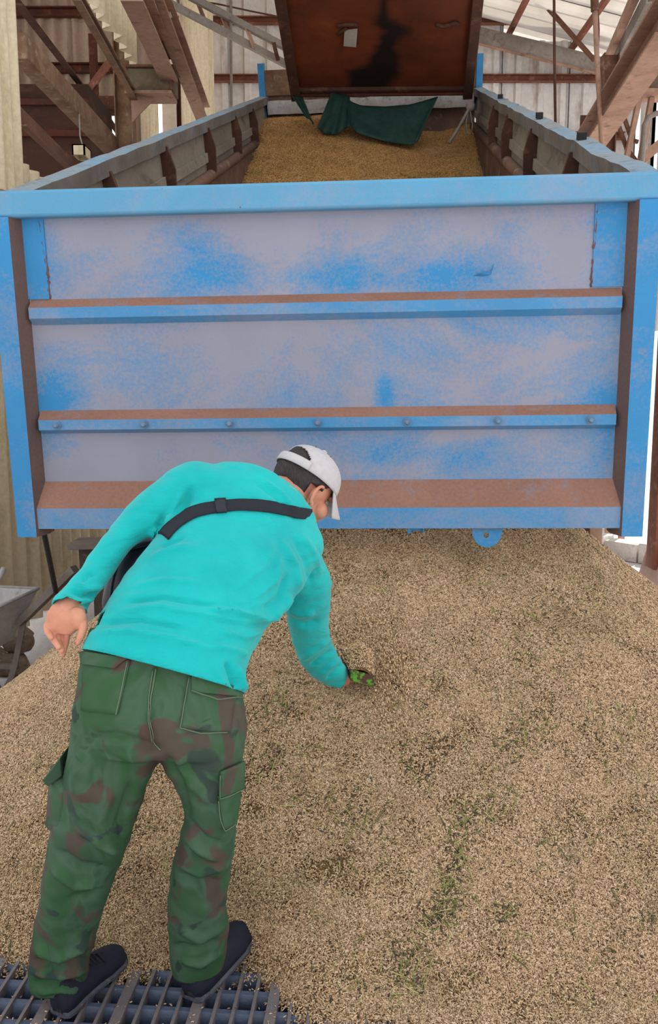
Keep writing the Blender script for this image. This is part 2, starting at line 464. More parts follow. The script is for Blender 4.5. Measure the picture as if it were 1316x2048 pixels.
# ---- tailgate: the panel is the part, all its rails are sub-parts
TH = 1.344
Mt = MTG
tail = part(MB().box((-HW+.03, 0.0, -TH+0.03), (HW-.03, 0.02, -0.02)), 'tailgate', [M['blue_panel']], trailer, Matrix.Identity(4), world=False)
tail.matrix_local = mw(trailer).inverted() @ MTG
MW[tail.name] = MTG
def tp(mb, name, mat, **kw):            # tailgate piece in tailgate-local coordinates
    return mb.build(name, mat, tail, world=False, **kw)
def prof_bar(x0, x1, prof, mids, taper=0.0):
    """bar along x with profile [(y,z)...], material per side"""
    m = MB(); n = len(prof)
    a = [Vector((x0+taper*(1 if y < -0.01 else 0), y, z)) for y, z in prof]; b = [Vector((x1-taper*(1 if y < -0.01 else 0), y, z)) for y, z in prof]
    for i in range(n):
        k = (i+1) % n
        m.add([a[i], a[k], b[k], b[i]], [(0, 3, 2, 1)], mids[i])
    m.add(a, [tuple(range(n))], 0); m.add(b, [tuple(reversed(range(n)))], 0)
    return m
def bev(o, w=0.006, seg=2):
    bv = o.modifiers.new('bevel', 'BEVEL'); bv.width = w; bv.segments = seg; bv.limit_method = 'ANGLE'; bv.angle_limit = math.radians(25)
    o.data.polygons.foreach_set('use_smooth', [True]*len(o.data.polygons))
    o.data.set_sharp_from_angle(angle=math.radians(50))
    return o
zt = TG(300, 432)[1]
bev(tp(MB().box((-HW, -0.06, zt), (HW, 0.06, 0.0)), 'top_rail', M['blue_rail']), 0.012)
PR = 0.055
zb0 = TG(660, 1010)[1]; zb1 = TG(660, 960)[1]
zbb = TG(660, 1057, -PR)[1]
bev(tp(prof_bar(-HW+.07, HW-.07, [(0.02, zbb), (-PR, zbb), (-PR, zb0), (-0.002, zb1), (0.02, zb1)], [0, 0, 1, 0, 0]), 'bottom_rail', [M['blue_rib'], M['dust']]), 0.004)
for s in (-1, 1):
    # tapered flange: face, and the dusty cheek towards the panel
    wO, wI, wP = HW, HW-0.080, HW-0.108
    prof = [(0.05, wO), (-PR-0.012, wO), (-PR-0.012, wI), (-0.002, wP), (0.05, wP)]
    m = MB(); z0, z1 = zt+0.002, -TH
    a = [Vector((s*x, yy, z0)) for yy, x in prof]; b = [Vector((s*x, yy, z1)) for yy, x in prof]
    mids = [0, 0, 1, 1, 0]
    for i in range(5):
        k = (i+1) % 5
        m.add([a[i], a[k], b[k], b[i]], [(0, 1, 2, 3) if s < 0 else (3, 2, 1, 0)], mids[i])
    m.add(a, [tuple(range(5))], 0); m.add(b, [tuple(range(5))], 0)
    bev(tp(m, 'side_rail', [M['blue_side'], M['dust_edge']]), 0.006)
def rib(py0, py1, py2, py3, name):
    z = [TG(640, p)[1] for p in (py0, py1, py2, py3)]
    d = 0.036
    return bev(tp(prof_bar(-HW+.115, HW-.115, [(0.005, z[3]), (-0.001, z[3]), (-d, z[2]), (-d, z[1]), (-0.001, z[0]), (0.005, z[0])],
                      [0, 0, 0, 1, 0, 0]), name, [M['blue_rib'], M['dust']]), 0.004), z
rib(588, 605, 627, 640, 'rib')
_, zz = rib(815, 833, 853, 862, 'rib')
for bx in (115, 289, 460, 636, 814, 995, 1180):
    x, _z = TG(bx, 846, -0.036)
    zc = (zz[1]+zz[2])/2
    m = MB().tube([(x, -0.036, zc), (x, -0.042, zc)], 0.016, 12)
    m.tube([(x, -0.042, zc), (x, -0.060, zc), (x, -0.066, zc)], [0.011, 0.011, 0.006], 10)
    tp(m, 'bolt', M['bolt'], auto=40)
def weld(pts, w=0.007):
    m = MB(); pp = []
    for (ax, ay), (bx_, by_) in zip(pts[:-1], pts[1:]):
        for i in range(14):
            t = i/14; x, z = TG(ax+(bx_-ax)*t, ay+(by_-ay)*t); pp.append((x+random.uniform(-.003, .003), -0.001, z))
    x, z = TG(*pts[-1]); pp.append((x, -0.001, z))
    m.tube(pp, [w*random.uniform(.6, 1.0) for _ in pp], 6); return m
for s, pts in ((0, [(79, 440), (92, 520), (100, 598)]), (1, [(1194, 412), (1188, 500), (1183, 574)])):
    a = TG(*pts[0]); b = TG(*pts[-1]); xi = -HW+.10 if s == 0 else HW-.10
    lo = (min(xi, a[0], b[0]) if s == 0 else min(a[0], b[0]), -0.006, b[1]); hi = (max(a[0], b[0]) if s == 0 else xi, 0.0, zt)
    tp(MB().box(lo, hi), 'repair_patch', M['blue_side'])
    tp(weld(pts), 'weld_seam', M['weld'], smooth=True)
# gash in the sheet with lifted lips
gx, gz = TG(965, 545)
m = MB().add([(gx-.035, -0.002, gz-.012), (gx-.01, -0.016, gz-.004), (gx+.03, -0.010, gz+.004), (gx+.045, -0.002, gz+.035), (gx+.03, -0.004, gz-.010), (gx, -0.004, gz-.014)],
             [(0, 1, 5), (1, 2, 4, 5), (2, 3, 4)])
tp(m, 'torn_lip', M['post_blue'])
# lower lugs
lx0, _ = TG(942, 1060); lx1, _ = TG(1004, 1060); lz1 = TG(972, 1091)[1]
cx, r0 = (lx0+lx1)/2, (lx1-lx0)/2
prof = [(cx-r0, zbb+.004)]+[(cx-r0*math.cos(t)*(.98), zbb-.012+(lz1-zbb+.012)*math.sin(t)) for t in np.linspace(0.0, math.pi, 14)]+[(cx+r0, zbb+.004)]
hole = [(cx-.004+.010*math.cos(t), (zbb+lz1)/2+.008+.012*math.sin(t)) for t in np.linspace(0, 2*math.pi, 12, endpoint=False)]
bmx = bmesh.new()
def ring(pts, y): return [bmx.verts.new((x, y, z)) for x, z in pts]
oF, hF = ring(prof, -0.030), ring(hole, -0.030)
es = [bmx.edges.new((r[i], r[(i+1) % len(r)])) for r in (oF, hF) for i in range(len(r))]
bmesh.ops.triangle_fill(bmx, use_beauty=True, edges=es)
ex = bmesh.ops.extrude_face_region(bmx, geom=bmx.faces[:])
bmesh.ops.translate(bmx, verts=[g for g in ex['geom'] if isinstance(g, bmesh.types.BMVert)], vec=(0, 0.014, 0))
bmesh.ops.recalc_face_normals(bmx, faces=bmx.faces)
me = bpy.data.meshes.new('hinge_lug'); bmx.to_mesh(me); bmx.free(); me.materials.append(M['blue_side'])
lug = bpy.data.objects.new('hinge_lug', me); C.objects.link(lug); lug.parent = tail
tp(MB().box((lx0-.004, -0.05, zbb-.004), (lx1+.006, 0.0, zbb+.010)), 'lug_plate', M['bar_grey'])
sx0, _ = TG(815, 1060); sx1, _ = TG(848, 1060)
m = MB().box((sx0, -0.03, zbb-.026), (sx0+.014, 0.0, zbb)); m.box((sx1-.006, -0.03, zbb-.026), (sx1, 0.0, zbb)); m.box((sx0, -0.012, zbb-.020), (sx1, 0.0, zbb))
tp(m, 'latch_bracket', M['blue_side'])
ux0, _ = TG(298, 1062); ux1, _ = TG(335, 1062)
tp(MB().box((ux0, 0.02, zbb-.075), (ux1, 0.045, zbb)), 'hinge_lug', M['blue_side'])

# ---- bed (bed-local: x across, y along to the front, z up from the rail top)
bedI = MBED
def BL(px, py, x):
    """bed-local y,z where the pixel's ray meets the plane x=const"""
    Mi = MBED.inverted(); o = Mi @ CAM; d = Mi.to_3x3() @ ray(px, py); t = (x-o.x)/d.x; q = o+d*t
    return q.y, q.z
BD = 1.30
def bp(mb, name, mat, parent=None, **kw):
    mb.v = [MBED @ v for v in mb.v]
    return mb.build(name, mat, parent or trailer, **kw)
bp(MB().box((-HW+.03, 0.10, -BD-.06), (HW-.03, BEDL, -BD)), 'bed_floor', M['bed_steel'])
MID = -0.40
for s in (-1, 1):
    sw = bp(MB().box((min(s*1.16, s*1.19), 0.06, -BD), (max(s*1.16, s*1.19), BEDL, MID)), 'side_wall', M['bed_steel'])
    # upper boards, one for each bay
    posts = [BL(px, py, -1.18)[0] for px, py in ((213, 345), (328, 300), (413, 262), (467, 230), (502, 215))]
    if s > 0: posts = [BL(px, py, 1.18)[0] for px, py in ((1148, 312), (1068, 268), (1020, 235), (992, 212))]
    edges = [0.08]+posts+[BEDL-.02]
    for a, b in zip(edges[:-1], edges[1:]):
        bp(MB().box((min(s*1.205, s*1.235), a+.01, MID+.02), (max(s*1.205, s*1.235), b-.01, -0.06)), 'side_board', M['bed_board'], sw)
        bp(MB().beam((s*1.195, a+.04, MID+.13), (s*1.195, b-.04, MID+.13), 0.03, 0.07), 'ledge_strip', M['bed_board'], sw)
    for yp in posts:
        pr = [(0.0, MID), (0.075, MID+.02), (0.085, -0.20), (0.05, -0.06), (0.0, -0.05)]
        m = MB().loft([[Vector((s*(1.205-q[0]), yp+dy, q[1])) for q in pr] for dy in (-0.016, 0.016)])
        bp(m, 'post', M['rust'], sw)
    m = MB().tube([(s*1.175, 0.06, MID), (s*1.175, BEDL*.5, MID-.004), (s*1.175, BEDL, MID)], 0.045, 10)
    bp(m, 'middle_rail', M['bed_steel'], sw, smooth=True)
    # top rail: battered cap
    N = 60; rings = []
    for i in range(N+1):
        yy = 0.02+(BEDL-.02)*i/N
        w = .010*mnoise.noise(Vector((yy*2.1, s, 0)))+.005*mnoise.noise(Vector((yy*9, s, 3)))
        rings.append([Vector((s*(x)+w, yy, z+w*(1 if z > -.03 else .6))) for x, z in ((1.25, 0.0), (1.255, -.075), (1.165, -.085), (1.16, -.008))])
    m = MB().loft(rings); m.m = [0]*len(m.m)
    tr_ = bp(m, 'top_rail', [M['bed_rail'], M['rail_cap']], sw)
    for p in tr_.data.polygons:
        nn = MBED.to_3x3().inverted() @ p.normal
        if abs(nn.z) > .6 and (MBED.inverted() @ (mw(trailer) @ p.center)).z > -.04: p.material_index = 1
    for k in range(3 if s > 0 else 0):
        yk = (1.2, 2.6, 4.9)[k]
        bp(MB().box((s*1.20-.02, yk, 0.0), (s*1.20+.02, yk+.05, .035)), 'rail_stop', M['black'], sw)
# front wall with two blue corner posts and the pale rail
fw = bp(MB().box((-1.19, BEDL, -BD), (1.19, BEDL+.03, .25)), 'front_wall', M['bed_steel'])
for s in (-1, 1):
    bp(MB().box((min(s*1.19, s*1.26), BEDL-.06, -.3), (max(s*1.19, s*1.26), BEDL+.06, .33)), 'corner_post', M['post_blue'], fw)
    bp(MB().box((min(s*.85, s*1.19), BEDL-.03, .0), (max(s*.85, s*1.19), BEDL+.0, .26)), 'corner_plate', M['moss_beam'], fw)
N = 40; pp = []
for i in range(N+1):
    pp.append(Vector((-1.17+2.34*i/N, BEDL-.05+.01*mnoise.noise(Vector((i*.4, 2, 0))), -.125+.012*mnoise.noise(Vector((i*.3, 0, 5))))))
rings = [[p+Vector((0, y, z)) for y, z in ((-.05, -.07), (-.065, 0), (-.05, .07), (.05, .07), (.05, -.07))] for p in pp]
bp(MB().loft(rings), 'front_rail', M['white_rail'], fw, auto=50)
# rusty cover plate leaning over the bed
c = [P(590, 192, 9.75), P(937, 188, 9.75), P(964, -60, 8.05), P(549, -60, 8.05)]
nrm = (c[1]-c[0]).cross(c[3]-c[0]).normalized()
def rust_plate():
    n = NT('plate_rust'); v = n.coord('Generated')
    a = n.noise(v, 2.2, 7, 0.65, 0.5)
    col = n.ramp(a, [(0.3, lin((78, 40, 26))), (0.52, lin((112, 54, 30))), (0.72, lin((142, 74, 40)))])
    sx = n.n('ShaderNodeSeparateXYZ'); n.l(v, sx.inputs[0])
    wob = n.math('MULTIPLY', n.math('SUBTRACT', n.noise(n.coord('Generated'), 3.2, 4, 0.5), 0.5), 0.36)
    dx = n.math('ABSOLUTE', n.math('ADD', n.math('SUBTRACT', sx.outputs[0], 0.49), wob))
    width = n.mapr(sx.outputs[2], 0.0, 0.9, 0.16, 0.02)
    stain = n.mapr(n.math('SUBTRACT', width, dx), -0.02, 0.05)
    col = n.mix(stain, col, lin((30, 20, 18)))
    n.bump(n.noise(v, 30, 5, 0.6), 0.2, 0.01)
    return n.fin(col, 0.7)
m = MB(); th = 0.03
m.add([q for q in c]+[q-nrm*th for q in c], [(0, 1, 2, 3), (7, 6, 5, 4), (0, 4, 5, 1), (1, 5, 6, 2), (2, 6, 7, 3), (3, 7, 4, 0)])
cp = m.build('cover_plate', rust_plate(), trailer)
def lerp(a, b, t): return a+(b-a)*t
for i0, i1 in ((0, 3), (1, 2)):
    a, b = c[i0], c[i1]; inn = (c[1]-c[0]).normalized()*(0.06 if i0 == 0 else -0.06)
    MB().beam(a+nrm*.03+inn*.2, b+nrm*.03+inn*.2, .10, .07, up=nrm).build('edge_flange', M['rust'], cp)
MB().beam(lerp(c[0], c[3], .02)+nrm*.03, lerp(c[1], c[2], .02)+nrm*.03, .10, .07, 'L', up=nrm).build('edge_flange', M['rust_dark'], cp)
MB().beam(lerp(c[0], c[3], .07)+nrm*.02, lerp(c[1], c[2], .07)+nrm*.02, .04, .04, up=nrm).build('edge_flange', M['rust'], cp)
def on_plate(px, py, off=.03):
    d = ray(px, py); t = ((c[0]-CAM).dot(nrm))/d.dot(nrm); q = CAM+d*t
    return q + nrm*off
for pts in ([(674, 46), (690, 44), (710, 44), (714, 46)], [(676, 64), (684, 56), (694, 50)], [(872, 43), (885, 47), (900, 44), (910, 40), (918, 43)]):
    MB().tube([on_plate(x, y) for x, y in pts], .018, 8).build('hook', M['rust'], cp, smooth=True)
cc = [on_plate(x, y, .035) for x, y in ((687, 86), (712, 88), (715, 52), (689, 54))]
m = MB().add(cc+[q-nrm*.006 for q in cc], [(0, 1, 2, 3), (7, 6, 5, 4), (0, 4, 5, 1), (1, 5, 6, 2), (2, 6, 7, 3), (3, 7, 4, 0)])
m.build('patch', M['paper'], cp, label='crumpled pale patch stuck to the rusty plate')
# chassis under the bed
ch = MB()
yaw = math.radians(-4.5); dirv = Vector((math.sin(-yaw), math.cos(yaw), 0)); side = Vector((math.cos(yaw), math.sin(yaw), 0))
base = Vector((0.02, 4.1, 0))
for s in (-1, 1): ch.beam(base+side*s*.45+Vector((0, 0, .92)), base+side*s*.45+dirv*6.6+Vector((0, 0, .92)), .10, .22, 'C')
for t in (0.1, 1.6, 3.2, 5, 6.5): ch.beam(base+dirv*t-side*.45+Vector((0, 0, .9)), base+dirv*t+side*.45+Vector((0, 0, .9)), .10, .16)
ch.build('chassis_frame', M['chassis'], trailer)
# rear guard seen between the man's arm and his back
gY = 4.35
a, b = P(165, 1128, gY), P(420, 1122, gY)
m = MB().beam(a, b, .10, .21); g = m.build('rear_guard', M['chassis'], trailer)
MB().beam(a+Vector((-.03, -.04, .115)), b+Vector((0, -.04, .115)), .20, .03).build('guard_flange', M['bar_grey'], g)
a, b = P(203, 1168, gY), P(206, 1168, gY); b = Vector((a.x, gY, 0.02))
MB().beam(a+Vector((0, 0, .05)), b, .07, .07, up=(0, 1, 0)).build('guard_leg', M['chassis'], g)
q = P(214, 1158, gY-.08)
MB().ell(q, (.02, .02, .03)).build('tail_light', M['red'], g, smooth=True)
for t in (1.7, 3.1):
    for s in (-1, 1):
        ctr = base+dirv*t+side*s*.82+Vector((0, 0, .48))
        rings = []
        for r_, w_ in ((.20, -.10), (.36, -.12), (.45, -.11), (.48, -.07), (.48, .07), (.45, .11), (.36, .12), (.20, .10)):
            rings.append([ctr+side*w_+dirv*(r_*math.cos(2*math.pi*j/28))+Vector((0, 0, r_*math.sin(2*math.pi*j/28))) for j in range(28)])
        w = MB().loft(rings, caps=False).build('wheel', M['black'], trailer, smooth=True)
        MB().tube([ctr-side*.08, ctr+side*.08], [.22, .22], 20).build('wheel_hub', M['chassis'], w, auto=40)
    MB().tube([base+dirv*t-side*.8+Vector((0, 0, .48)), base+dirv*t+side*.8+Vector((0, 0, .48))], .06, 10).build('axle', M['chassis'], trailer, smooth=True)
# rods hanging at the tail corners
a, b = P(88, 1066, 3.55), P(112, 1185, 3.75)
MB().tube([a+(a-b)*.3, a, b], .012, 8).build('prop_rod', M['black'], trailer, smooth=True)

# ---- tarpaulin, draped from the plate's lower edge over the pale rail
def cloth(outline_top, outline_bot, Ytop, Ybot, n=26, mrows=12, amp=.035, seed=0):
    m = MB(); vs = []
    def samp(pl, t):
        f = t*(len(pl)-1); i = min(int(f), len(pl)-2); k = f-i
        return (pl[i][0]+(pl[i+1][0]-pl[i][0])*k, pl[i][1]+(pl[i+1][1]-pl[i][1])*k)
    for r in range(mrows+1):
        for k in range(n+1):
            t, u = k/n, r/mrows
            ta, tb = samp(outline_top, t), samp(outline_bot, t)
            px = ta[0]+(tb[0]-ta[0])*u; py = ta[1]+(tb[1]-ta[1])*u
            Y = Ytop+(Ybot-Ytop)*u - amp*(math.sin(t*17+seed+u*2)*.6+mnoise.noise(Vector((t*4, u*3, seed)))*1.2)*(0.3+u)
            vs.append(P(px, py, Y))
    fs = [(r*(n+1)+k, r*(n+1)+k+1, (r+1)*(n+1)+k+1, (r+1)*(n+1)+k) for r in range(mrows) for k in range(n)]
    return m.add(vs, fs)
tarp = thing('tarpaulin', 'torn dark green tarpaulin draped over the front of the grain bed', 'tarpaulin', P(740, 290, 9.5))
for top, bot, sd in (([(584, 192), (606, 196)], [(612, 236), (622, 240), (628, 250)], 1),
                     ([(662, 186), (676, 188), (692, 190), (700, 196)], [(634, 256), (650, 268), (672, 270), (690, 258), (700, 252)], 2),
                     ([(690, 192), (702, 204), (722, 212), (770, 214), (820, 210), (862, 198), (876, 194)],
                      [(700, 252), (715, 268), (738, 274), (765, 282), (795, 288), (825, 291), (834, 284)], 3)):
    o = cloth(top, bot, 9.62, 9.42, seed=sd).build('cloth_fold', M['tarp'], tarp, smooth=True)
    sm = o.modifiers.new('thick', 'SOLIDIFY'); sm.thickness = .008
# rope
rp = thing('rope', 'grey rope knotted to the right end of the pale rail', 'rope', P(940, 215, 9.4))
MB().tube([P(946, 206, 9.5), P(938, 218, 9.42), P(926, 240, 9.38), P(912, 264, 9.36), P(898, 286, 9.34)], .016, 8).build('line', M['rope'], rp, smooth=True)
MB().tube([P(938, 218, 9.42), P(932, 245, 9.4), P(935, 268, 9.4), P(943, 270, 9.4), P(945, 250, 9.4), P(940, 220, 9.42)], .007, 6).build('loop', M['rope'], rp, smooth=True)
MB().ell(P(941, 213, 9.42), (.05, .04, .05)).build('knot', M['rope'], rp, smooth=True)

# ================================================================== GRAIN
def grain_mat(name, tint=(1, 1, 1), dark=1.0):
    n = NT(name)
    at = n.n('ShaderNodeAttribute', attribute_name='rnd')
    col = n.ramp(at.outputs['Fac'], [(0.0, lin((96, 76, 52))), (0.12, lin((160, 130, 98))), (0.5, lin((200, 167, 130))), (0.85, lin((220, 190, 154))), (1.0, lin((230, 206, 174)))])
    pos = n.pos()
    big = n.noise(pos, 2.6, 5, 0.65, 0.4)
    # patches where green and dark chaff is mixed into the grain
    col = n.mix(n.math('MULTIPLY', n.mapr(big, 0.52, 0.68), 0.32), col, lin((128, 124, 82)))
    mid = n.noise(pos, 9, 4, 0.7)
    col = n.mix(n.math('MULTIPLY', n.mapr(mid, 0.58, 0.74), 0.45), col, lin((112, 92, 66)))
    if tint != (1, 1, 1): col = n.mix(1.0, col, tuple(tint)+(1,), 'MULTIPLY')
    return n.fin(col, 0.6, 0, 0.3)
M['grain'] = grain_mat('paddy_grain')
def grain_base_mat(name, c1, c2, sc):
    n = NT(name); v = n.pos(); a = n.noise(v, sc, 5, 0.75)
    col = n.ramp(a, [(0.32, lin(c1)), (0.62, lin(c2))]); n.bump(a, 0.8, 0.01)
    return n.fin(col, 0.9, 0, 0.1)
M['grain_sunlit'] = grain_mat('sunlit_grain', (1.12, 1.12, 1.08))  # heap grain made brighter; its sunlit look is put into the tint
M['grain_base'] = grain_base_mat('grain_bed', (66, 50, 34), (140, 110, 74), 130)  # shade in the gaps between grains, painted as dark tones
M['grain_gold_lit'] = grain_mat('gold_lit_grain', (0.92, 0.76, 0.46))  # golden cast of light through dust, put into the grain colour
M['gold_lit_base'] = grain_base_mat('gold_lit_bed', (110, 82, 36), (176, 136, 72), 100)  # same golden light tinted into the surface below

def grain_verts(L=0.0105, w=0.0030):
    rings = [(-.5, .0), (-.25, .85), (.2, 1.0), (.5, 0)]
    vs = [(-.5*L, 0, 0)]
    for x, r in rings[1:3]:
        for j in range(4):
            a = math.pi/4+math.pi/2*j
            vs.append((x*L, r*w/2*1.25*math.cos(a), r*w/2*math.sin(a)))
    vs.append((.5*L, 0, 0))
    fs = []
    for j in range(4):
        k = (j+1) % 4
        fs += [(0, 1+k, 1+j), (1+j, 1+k, 5+k), (1+j, 5+k, 5+j), (9, 5+j, 5+k)]
    return np.array(vs), np.array(fs)
GV, GF = grain_verts()
def rot_mats(yaw, pitch, roll):
    cy, sy, cp, sp, cr, sr = np.cos(yaw), np.sin(yaw), np.cos(pitch), np.sin(pitch), np.cos(roll), np.sin(roll)
    z = np.zeros_like(cy); o = np.ones_like(cy)
    Rz = np.stack([cy, -sy, z, sy, cy, z, z, z, o], -1).reshape(-1, 3, 3)
    Ry = np.stack([cp, z, sp, z, o, z, -sp, z, cp], -1).reshape(-1, 3, 3)
    Rx = np.stack([o, z, z, z, cr, -sr, z, sr, cr], -1).reshape(-1, 3, 3)
    return Rz @ Ry @ Rx
def grains_mesh(name, pos, R, scale, mat, V=GV, Fc=GF, rnd=None):
    n = len(pos)
    vs = (np.einsum('nij,kj->nki', R, V)*np.asarray(scale).reshape(-1, 1, 1) + pos[:, None, :]).reshape(-1, 3)
    fs = (Fc[None]+(np.arange(n)*len(V))[:, None, None]).reshape(-1, Fc.shape[1])
    me = bpy.data.meshes.new(name)
    me.from_pydata(vs.tolist(), [], fs.tolist())
    at = me.attributes.new('rnd', 'FLOAT', 'POINT')
    rr = rng.random(n) if rnd is None else rnd
    at.data.foreach_set('value', np.repeat(rr, len(V)).astype(np.float32))
    me.polygons.foreach_set('use_smooth', [True]*len(me.polygons))
    me.materials.append(mat); me.update()
    return me
patches = {}
def make_patches(key, mat, num, rad, scale=1.0):
    out = []
    for k in range(4):
        a = rng.random(num)*2*np.pi; r = np.sqrt(rng.random(num))*rad
        pos = np.stack([r*np.cos(a), r*np.sin(a), rng.uniform(.000, .0065, num)*scale], 1)
        R = rot_mats(rng.random(num)*2*np.pi, rng.normal(0, .32, num), rng.random(num)*6.28)
        me = grains_mesh('grain_patch', pos, R, rng.uniform(.82, 1.12, num)*scale, mat)
        out.append(bpy.data.objects.new('grain_patch', me))
    return out
def scatter(o, objs, density, seed=1, smin=.9, smax=1.15):
    ng = bpy.data.node_groups.new('grain_scatter', 'GeometryNodeTree')
    ng.interface.new_socket('Geometry', in_out='INPUT', socket_type='NodeSocketGeometry')
    ng.interface.new_socket('Geometry', in_out='OUTPUT', socket_type='NodeSocketGeometry')
    N, Lk = ng.nodes, ng.links
    gi, go = N.new('NodeGroupInput'), N.new('NodeGroupOutput')
    d = N.new('GeometryNodeDistributePointsOnFaces'); d.inputs['Density'].default_value = density; d.inputs['Seed'].default_value = seed
    ip = N.new('GeometryNodeInstanceOnPoints'); ip.inputs['Pick Instance'].default_value = True
    jn = N.new('GeometryNodeJoinGeometry')
    for ob in objs:
        oi = N.new('GeometryNodeObjectInfo'); oi.inputs['Object'].default_value = ob; oi.inputs['As Instance'].default_value = True
        Lk.new(oi.outputs['Geometry'], jn.inputs[0])
    rv = N.new('FunctionNodeRandomValue'); rv.data_type = 'FLOAT_VECTOR'
    rv.inputs[0].default_value = (0, 0, 0); rv.inputs[1].default_value = (0, 0, 6.283)
    rr = N.new('FunctionNodeRotateRotation'); rr.rotation_space = 'LOCAL'
    sc = N.new('FunctionNodeRandomValue'); sc.data_type = 'FLOAT'
    sc.inputs[2].default_value = smin; sc.inputs[3].default_value = smax
    Lk.new(gi.outputs[0], d.inputs['Mesh']); Lk.new(d.outputs['Points'], ip.inputs['Points'])
    Lk.new(d.outputs['Rotation'], rr.inputs[0]); Lk.new(rv.outputs[0], rr.inputs[1]); Lk.new(rr.outputs[0], ip.inputs['Rotation'])
    Lk.new(sc.outputs[1], ip.inputs['Scale'])
    Lk.new(jn.outputs[0], ip.inputs['Instance'])
    j2 = N.new('GeometryNodeJoinGeometry'); Lk.new(gi.outputs[0], j2.inputs[0]); Lk.new(ip.outputs[0], j2.inputs[0])
    Lk.new(j2.outputs[0], go.inputs[0])
    md = o.modifiers.new('grains', 'NODES'); md.node_group = ng

RIDGE_Y, RIDGE_X0, RIDGE_X1, RH = 3.72, -0.40, 1.02, 1.17
FEET = [(-0.33, 2.27, 0.17, 0.26), (-0.66, 2.16, 0.14, 0.12)]
EDGE_X = [-2.2, -.9, -.66, -.40, -.25, -.05, .2, .6, 2.5]; EDGE_Y = [2.45, 2.36, 2.28, 2.20, 2.15, 2.09, 2.04, 2.00, 1.95]
def heap_z(x, y):
    dx = max(RIDGE_X0-x, 0, x-RIDGE_X1); dy = RIDGE_Y-y
    s = math.hypot(dx, max(dy, -dy*1.2))
    slope = 0.735
    k = 0.05
    e = (RH-slope*s)/k
    z = k*(e if e > 30 else math.log1p(math.exp(e))) - 0.012
    z += .028*mnoise.noise(Vector((x*1.7, y*1.7, 0)))*min(1, max(z, 0)*4) + .012*mnoise.noise(Vector((x*5, y*5, 3)))*min(1, max(z, 0)*6)
    ye = float(np.interp(x, EDGE_X, EDGE_Y)) + .02*mnoise.noise(Vector((x*9, 0, 7)))
    t = min(1.0, max(0.0, (y-ye)/.22)); z = z*t if y > ye else -.01
    for fx, fy, r, dep in FEET:
        q = ((x-fx)**2+(y-fy)**2)/(r*r)
        if q < 6: z -= dep*math.exp(-q*1.3)
    return z
m = MB(); nx, ny = 170, 100
X0, X1, Y0, Y1 = -2.3, 3.1, 1.95, 5.0
idx = {}
hz = np.array([[heap_z(X0+(X1-X0)*i/nx, Y0+(Y1-Y0)*j/ny) for i in range(nx+1)] for j in range(ny+1)])
vs = [(X0+(X1-X0)*i/nx, Y0+(Y1-Y0)*j/ny, max(hz[j, i], -0.004)) for j in range(ny+1) for i in range(nx+1)]
fs = []
for j in range(ny):
    for i in range(nx):
        if max(hz[j, i], hz[j+1, i], hz[j, i+1], hz[j+1, i+1]) > 0.004:
            a = j*(nx+1)+i; fs.append((a, a+1, a+nx+2, a+nx+1))
heap = m.add(vs, fs).build('grain_heap', [M['grain_base']], smooth=True)
bmx = bmesh.new(); bmx.from_mesh(heap.data)
bmesh.ops.delete(bmx, geom=[v for v in bmx.verts if not v.link_faces], context='VERTS'); bmx.to_mesh(heap.data); bmx.free()
solid(heap, (0.3, 3.0, 0), 'heap of rough paddy grain spilling from under the blue tailgate', 'grain'); heap['kind'] = 'stuff'
pt = make_patches('near', M['grain'], 165, .052)
scatter(heap, pt, 900)
def on_heap(px, py):
    d = ray(px, py); a, b = 1.9, 4.6
    lo = None
    Y = 1.8
    while Y < 4.4:
        q = P(px, py, Y)
        if q.z <= heap_z(q.x, q.y): break
        Y += .02
    for _ in range(6):
        q = P(px, py, Y)
        Y += -.003 if q.z <= heap_z(q.x, q.y) else .003
    return P(px, py, Y)
def heap_frame(x, y):
    e = .02
    n = Vector((heap_z(x-e, y)-heap_z(x+e, y), heap_z(x, y-e)-heap_z(x, y+e), 2*e)).normalized()
    t = Vector((1, 0, 0)); t = (t-n*t.dot(n)).normalized()
    return np.array(Matrix((t, n.cross(t), n)).transposed())

# grain still in the bed
m = MB(); vs = []; fs = []; nx, ny = 60, 50
for j in range(ny+1):
    for i in range(nx+1):
        lx = -1.15+2.30*i/nx; ly = 1.2+(BEDL-.03-1.2)*j/ny
        w = MBED @ Vector((lx, ly, -0.3))
        back = (BEDL-ly)
        t = (lx+1.15)/2.3
        crest = -0.12 if t < .30 else -0.12-0.30*min(1, (t-.30)/.45)
        crest += .05*max(0, (t-.85)/.15)
        lz = crest - .22*back - .05*math.sin(t*6+.4)*min(1, back) + .02*mnoise.noise(Vector((lx*3, ly*3, 1)))
        lz -= .10*math.exp(-((back-.0)/.35)**2)*(1 if t < .4 else .2)
        vs.append(MBED @ Vector((lx, ly, max(lz, -1.28))))
for j in range(ny):
    for i in range(nx):
        a = j*(nx+1)+i; fs.append((a, a+1, a+nx+2, a+nx+1))
bg_ = m.add(vs, fs).build('bed_grain', M['gold_lit_base'], smooth=True)
solid(bg_, MBED @ Vector((0, 4, -1.2)), 'paddy grain with golden light in its colour, still lying in the raised trailer bed', 'grain'); bg_['kind'] = 'stuff'
scatter(bg_, make_patches('far', M['grain_gold_lit'], 120, .075, 1.5), 330, 5)

